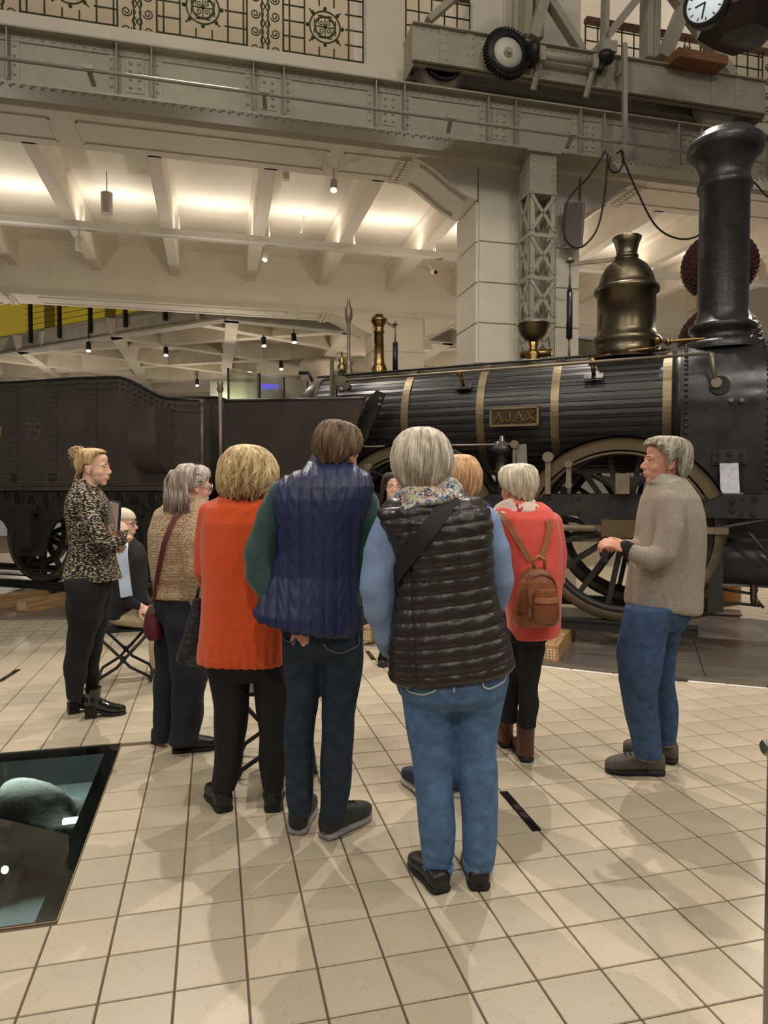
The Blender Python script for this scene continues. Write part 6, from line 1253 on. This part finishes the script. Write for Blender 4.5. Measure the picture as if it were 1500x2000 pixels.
NSH=M('navy_sneaker',(36,42,66),.7,bump=.3,bs=120); H_.shoe((838,1560),(788,1516),NSH,WSOLE,'sneaker',L=.26,w=.1,h=.08,st=.035); H_.shoe((890,1560),(892,1512),NSH,WSOLE,'sneaker',L=.26,w=.1,h=.085,st=.035)
RH=hairm('strawberry_hair',(212,176,134),(168,128,92))
H_.hair(RH,[(1.06,.02,.02,.02),(1.04,.22,.22,.2),(.98,.36,.38,.31),(.85,.44,.47,.4),(.65,.46,.52,.46),(.45,.45,.52,.47),(.25,.4,.47,.42),(.1,.3,.36,.32)],[(0,.82),(40,.72),(60,.35),(90,.15),(180,.08)],.04,500,.05,31,th=.0017,NL=200)
# ------------------------------------------------------------ woman in coral coat with backpack
I_=Person(1028,3.785,'person with short white hair in coral coat wearing a brown leather backpack',.0055)
tor=[(982,985,1056,.06,.06,.02),(994,968,1075,.1,.09,.01),(1012,962,1088,.13,.11),(1045,962,1094,.14,.13),(1090,967,1095,.14,.14),(1140,977,1094,.145,.15),(1190,986,1093,.15,.15),((1225,1220),991,1093,.155,.15),((1244,1236),993,1092,.155,.15)]
armR=[(1078,1022,.02,.062),(1086,1080,.03,.06),(1084,1130,.06,.056),(1058,1160,.18,.046),(1020,1150,.25,.04)]; armL=[(975,1022,.02,.058),(972,1080,.05,.056),(980,1130,.12,.05)]
legR=[(1240,1010,1066),(1290,1012,1060),(1330,1012,1052),(1370,1013,1051),(1400,1013,1050),(1420,1012,1048)]; legL=[(1240,985,1025,.06),(1300,982,1020,.08),(1360,980,1014,.1),(1410,978,1008,.1)]
hip=[(1215,992,1070,.13,.12,0,2.2),(1250,990,1068,.13,.12,0,2.2)]
I_.loft(I_.body,tor,.85); [I_.limb(I_.body,q,.72) for q in (armR,armL)]; [I_.leg(I_.body,q,sc=.85) for q in (legL,legR)]
I_.head(1012,910,.226,-32,nod=-4,slim=.98); I_.hand(I_.p(1018,1150,.26),(-.8,.3,.1),(0,.5,.8),.165,.5,-1); I_.finish(SK2)
CO=M('coral_fleece',(232,92,80),.9,var=.04,vs=8,bump=.2,bs=120,sheen=.3); m=MB(); I_.loft(m,tor); I_.limb(m,armR); I_.limb(m,armL); coat=I_.garment('coat',m,CO,.0085,6,lambda c,n:folds(c,.006,33,9,9))
m=MB(); I_.loft(m,hip); I_.leg(m,legR); I_.leg(m,legL); I_.garment('trousers',m,BT_,.009,6,lambda c,n:folds(c,.006,34,40,10))
BRB=M('brown_boot_leather',(86,50,32),.4,var=.2,vs=12,bump=.2,bs=80); I_.shoe((1030,1490),(1014,1462),BRB,BSOLE,'ankle_boot',L=.25,w=.095,h=.085,shaft=.27,st=.03); I_.shoe((992,1462),(972,1440),BRB,BSOLE,'ankle_boot',L=.25,w=.095,h=.085,shaft=.27,st=.03)
I_.glasses(M('dark_frame',(40,36,36),.3),.085,1,.01)
SC2=cells('pink_scarf',[(232,216,206),(226,120,92),(238,226,216),(196,44,84),(236,214,200),(232,140,104)],24)
m=MB(); I_.loft(m,[(972,985,1038,.075,.06,.02,2.1),(984,975,1052,.1,.08,.02,2.1),(998,962,1062,.12,.1,.01,2.1),((1004,1010),958,1064,.11,.1,.01,2.1)]); I_.garment('scarf',m,SC2,.007,5,lambda c,n:.008*np.sin(60*c[:,2]+16*c[:,0]+2*np.sin(20*c[:,1])))
WH=hairm('white_hair',(218,210,190),(172,162,142))
I_.hair(WH,[(1.06,.02,.02,.02),(1.04,.22,.24,.2),(.98,.38,.41,.32),(.85,.47,.5,.4),(.68,.47,.52,.42),(.5,.44,.5,.41),(.36,.4,.45,.37),(.2,.3,.36,.3)],[(0,.8),(45,.7),(65,.58),(78,.46),(95,.42),(115,.3),(140,.2),(180,.14)],.03,600,.03,36,th=.0014,NL=260,lr=.005)
# leather backpack
LE=M('tan_leather',(140,82,46),.42,var=.22,vs=9,bump=.25,bs=60,rvar=.08); LE2=M('strap_leather',(168,112,74),.5,var=.1,vs=12,bump=.2,bs=90)
bk_=empty('leather_backpack',None,I_.o,'worn tan leather backpack with zip pocket worn over the coral coat','backpack')
bv=I_.bvh(coat)
I_.strap('shoulder_strap',bv,[(974,1004),(984,1010),(1000,1035),(1018,1065),(1035,1095)],.03,LE2,.006,.006,bk_); I_.strap('shoulder_strap',bv,[(1068,1016),(1071,1030),(1065,1060),(1055,1090)],.03,LE2,.006,.006,bk_)
def pk(z): return z
m=MB(); dyb=-.2
I_.loft(m,[(1108,1032,1066,.03,.05,dyb),(1118,1022,1074,.05,.06,dyb),(1135,1015,1084,.065,.07,dyb),(1160,1010,1090,.075,.07,dyb),(1190,1003,1091,.08,.07,dyb),((1212,1210),1001,1090,.08,.07,dyb),((1224,1220),1008,1084,.07,.065,dyb)]); me=remesh(m,'backpack_body',.006,4); displace(me,lambda c,n:folds(c,.003,41,30,14)); setmat(me,LE); bo=link('backpack_body',me,bk_)
bb_=I_.bvh(bo); m=MB(); I_.loft(m,[(1150,1046,1084,.03,.03,-.27),(1162,1040,1089,.035,.03,-.27),(1185,1038,1090,.04,.03,-.27),(1208,1038,1088,.035,.03,-.27),(1216,1042,1084,.02,.02,-.27)]); me=remesh(m,'front_pocket',.005,4); setmat(me,LE); fp=link('front_pocket',me,bk_)
bf_=I_.bvh(fp); I_.strap('pocket_flap',bf_,[(1046,1172),(1066,1174),(1089,1171)],.03,LE2,.006,.004,bk_)
for pts in ([(1040,1128),(1058,1121),(1078,1130),(1088,1150)],[(1030,1150),(1032,1185),(1036,1215)],[(1012,1196),(1026,1198)]): I_.strap('zip',bb_,pts,.008,M('zip_brown',(92,58,36),.4),.004,.003,bk_)
m=MB(); m.tube([I_.p(1044,1112,dyb-.02),I_.p(1040,1098,dyb-.04),I_.p(1052,1086,dyb-.05),I_.p(1064,1092,dyb-.04),I_.p(1064,1112,dyb-.02)],.009,8); m.build('top_handle',LE2,bk_)
m=MB(); c=I_.p(1034,1190,-.3); m.bar(c,c-Vector((0,0,.04)),.006,.01,(1,0,0)); m.build('zip_pull',STEEL,bk_)
# ------------------------------------------------------------ man in grey sweater, in profile
J_=Person(1275,3.65,'person with grey hair in grey collared sweater and blue jeans, facing left',.005)
tor=[(932,1280,1336,.06,.06,0),(948,1268,1346,.12,.12),(972,1258,1358,.18,.17),(1005,1250,1367,.19,.18),(1050,1243,1370,.185,.175),(1100,1232,1368,.18,.17),(1145,1226,1367,.18,.17),((1175,1185),1224,1366,.18,.17),((1181,1197),1226,1364,.175,.165)]
arm=[(1306,982,-.18,.072),(1308,1030,-.22,.068),(1296,1080,-.23,.066),(1272,1090,-.23,.06),(1246,1084,-.21,.05),(1228,1074,-.19,.042)]; armB=[(1296,982,.17,.068),(1270,1040,.2,.062),(1258,1075,.16,.055),(1235,1068,.02,.044),(1228,1066,-.04,.038)]
legN=[(1185,1222,1312,-.08),(1230,1214,1302,-.09),(1280,1207,1292,-.1),(1330,1208,1284,-.1),(1380,1220,1282,-.1),(1430,1231,1288,-.1),(1465,1236,1292,-.1),(1480,1238,1290,-.1)]
legF=[(1185,1250,1335,.08),(1230,1264,1328,.09),(1280,1272,1318,.1),(1330,1278,1318,.1),(1380,1282,1322,.1),(1430,1284,1323,.1),(1455,1284,1320,.1)]
hip=[(1160,1228,1345,.16,.15,0,2.2),(1195,1222,1345,.17,.16,0,2.2),(1225,1225,1330,.14,.13,0,2.2)]
J_.loft(J_.body,tor,.84); [J_.limb(J_.body,q,.7) for q in (arm,armB)]; [J_.leg(J_.body,q,sc=.85) for q in (legN,legF)]; J_.loft(J_.body,hip,.9)
J_.head(1298,858,.238,-88,nod=2,nose=1.05); J_.hand(J_.p(1226,1073,-.19),(-.9,.1,.35),(.2,-.6,.7),.185,.8,1,.05); J_.hand(J_.p(1226,1064,-.05),(-.7,-.4,.2),(0,.2,.9),.18,.7,-1); J_.finish(SK2)
GW=flecks('grey_marl_wool',(138,128,116),(170,160,146),330,(1,1,1),.48,bump=.3)
m=MB(); J_.loft(m,tor); J_.limb(m,arm); J_.limb(m,armB); J_.garment('sweater',m,GW,.0085,6,lambda c,n:folds(c,.006,51,11,8)+.0018*np.sin(150*c[:,1]+150*c[:,0])*(c[:,2]<.97))
m=MB(); J_.loft(m,[((922,932),1272,1334,.065,.065,0,2.1),((930,945),1270,1340,.08,.08,0,2.1),((946,950),1268,1344,.1,.1,0,2.1)]); J_.garment('collar',m,wool('pale_grey_rib',(184,174,158),120,.3),.006,3,lambda c,n:.0012*np.sin(60*np.arctan2(c[:,1],c[:,0]-.04)))
m=MB(); J_.limb(m,[(1230,1076,-.19,.044),(1222,1071,-.185,.042)]); J_.garment('cuff',m,M('black_cuff',(24,24,28),.9),.006,3)
bv=J_.bvh([o for o in J_.root.children if o.name.startswith('sweater')][0])
for q in ([(1246,1002),(1262,992)],[(1240,1020),(1256,1010)]): pass
J3=denim('mid_denim',(58,80,110),.32); m=MB(); J_.loft(m,hip); J_.leg(m,legN); J_.leg(m,legF); J_.garment('jeans',m,J3,.0085,6,lambda c,n:folds(c,.0055,53,20,12))
HK=M('hiking_shoe',(92,84,76),.8,var=.15,vs=14,bump=.3,bs=60); J_.shoe((1296,1512),(1186,1508),HK,BSOLE,'hiking_shoe',L=.3,w=.105,h=.09,st=.035,laces=LACE); J_.shoe((1322,1492),(1216,1468),HK,BSOLE,'hiking_shoe',L=.29,w=.105,h=.09,st=.035,laces=LACE)
J_.face((80,100,120),(140,126,110),(180,112,100))
JH=hairm('curly_grey_hair',(172,164,148),(116,108,96))
J_.hair(JH,[(1.07,.02,.02,.02),(1.05,.22,.24,.2),(.99,.38,.42,.33),(.86,.46,.5,.4),(.68,.47,.52,.41),(.5,.45,.53,.4),(.36,.42,.5,.38),(.2,.32,.42,.32),(.1,.26,.36,.27)],[(0,.9),(40,.86),(58,.76),(70,.55),(82,.42),(90,.56),(106,.56),(116,.32),(130,.2),(180,.1)],.06,900,.14,55,th=.0013,kf=1.5,NL=380,lr=.005,curl=.14,cf=10)
# second folding stool, its foot seen between the black trousers
stool2(C,505,'black folding stool standing beyond the orange sweater woman',.15,.46).location.y+=.52
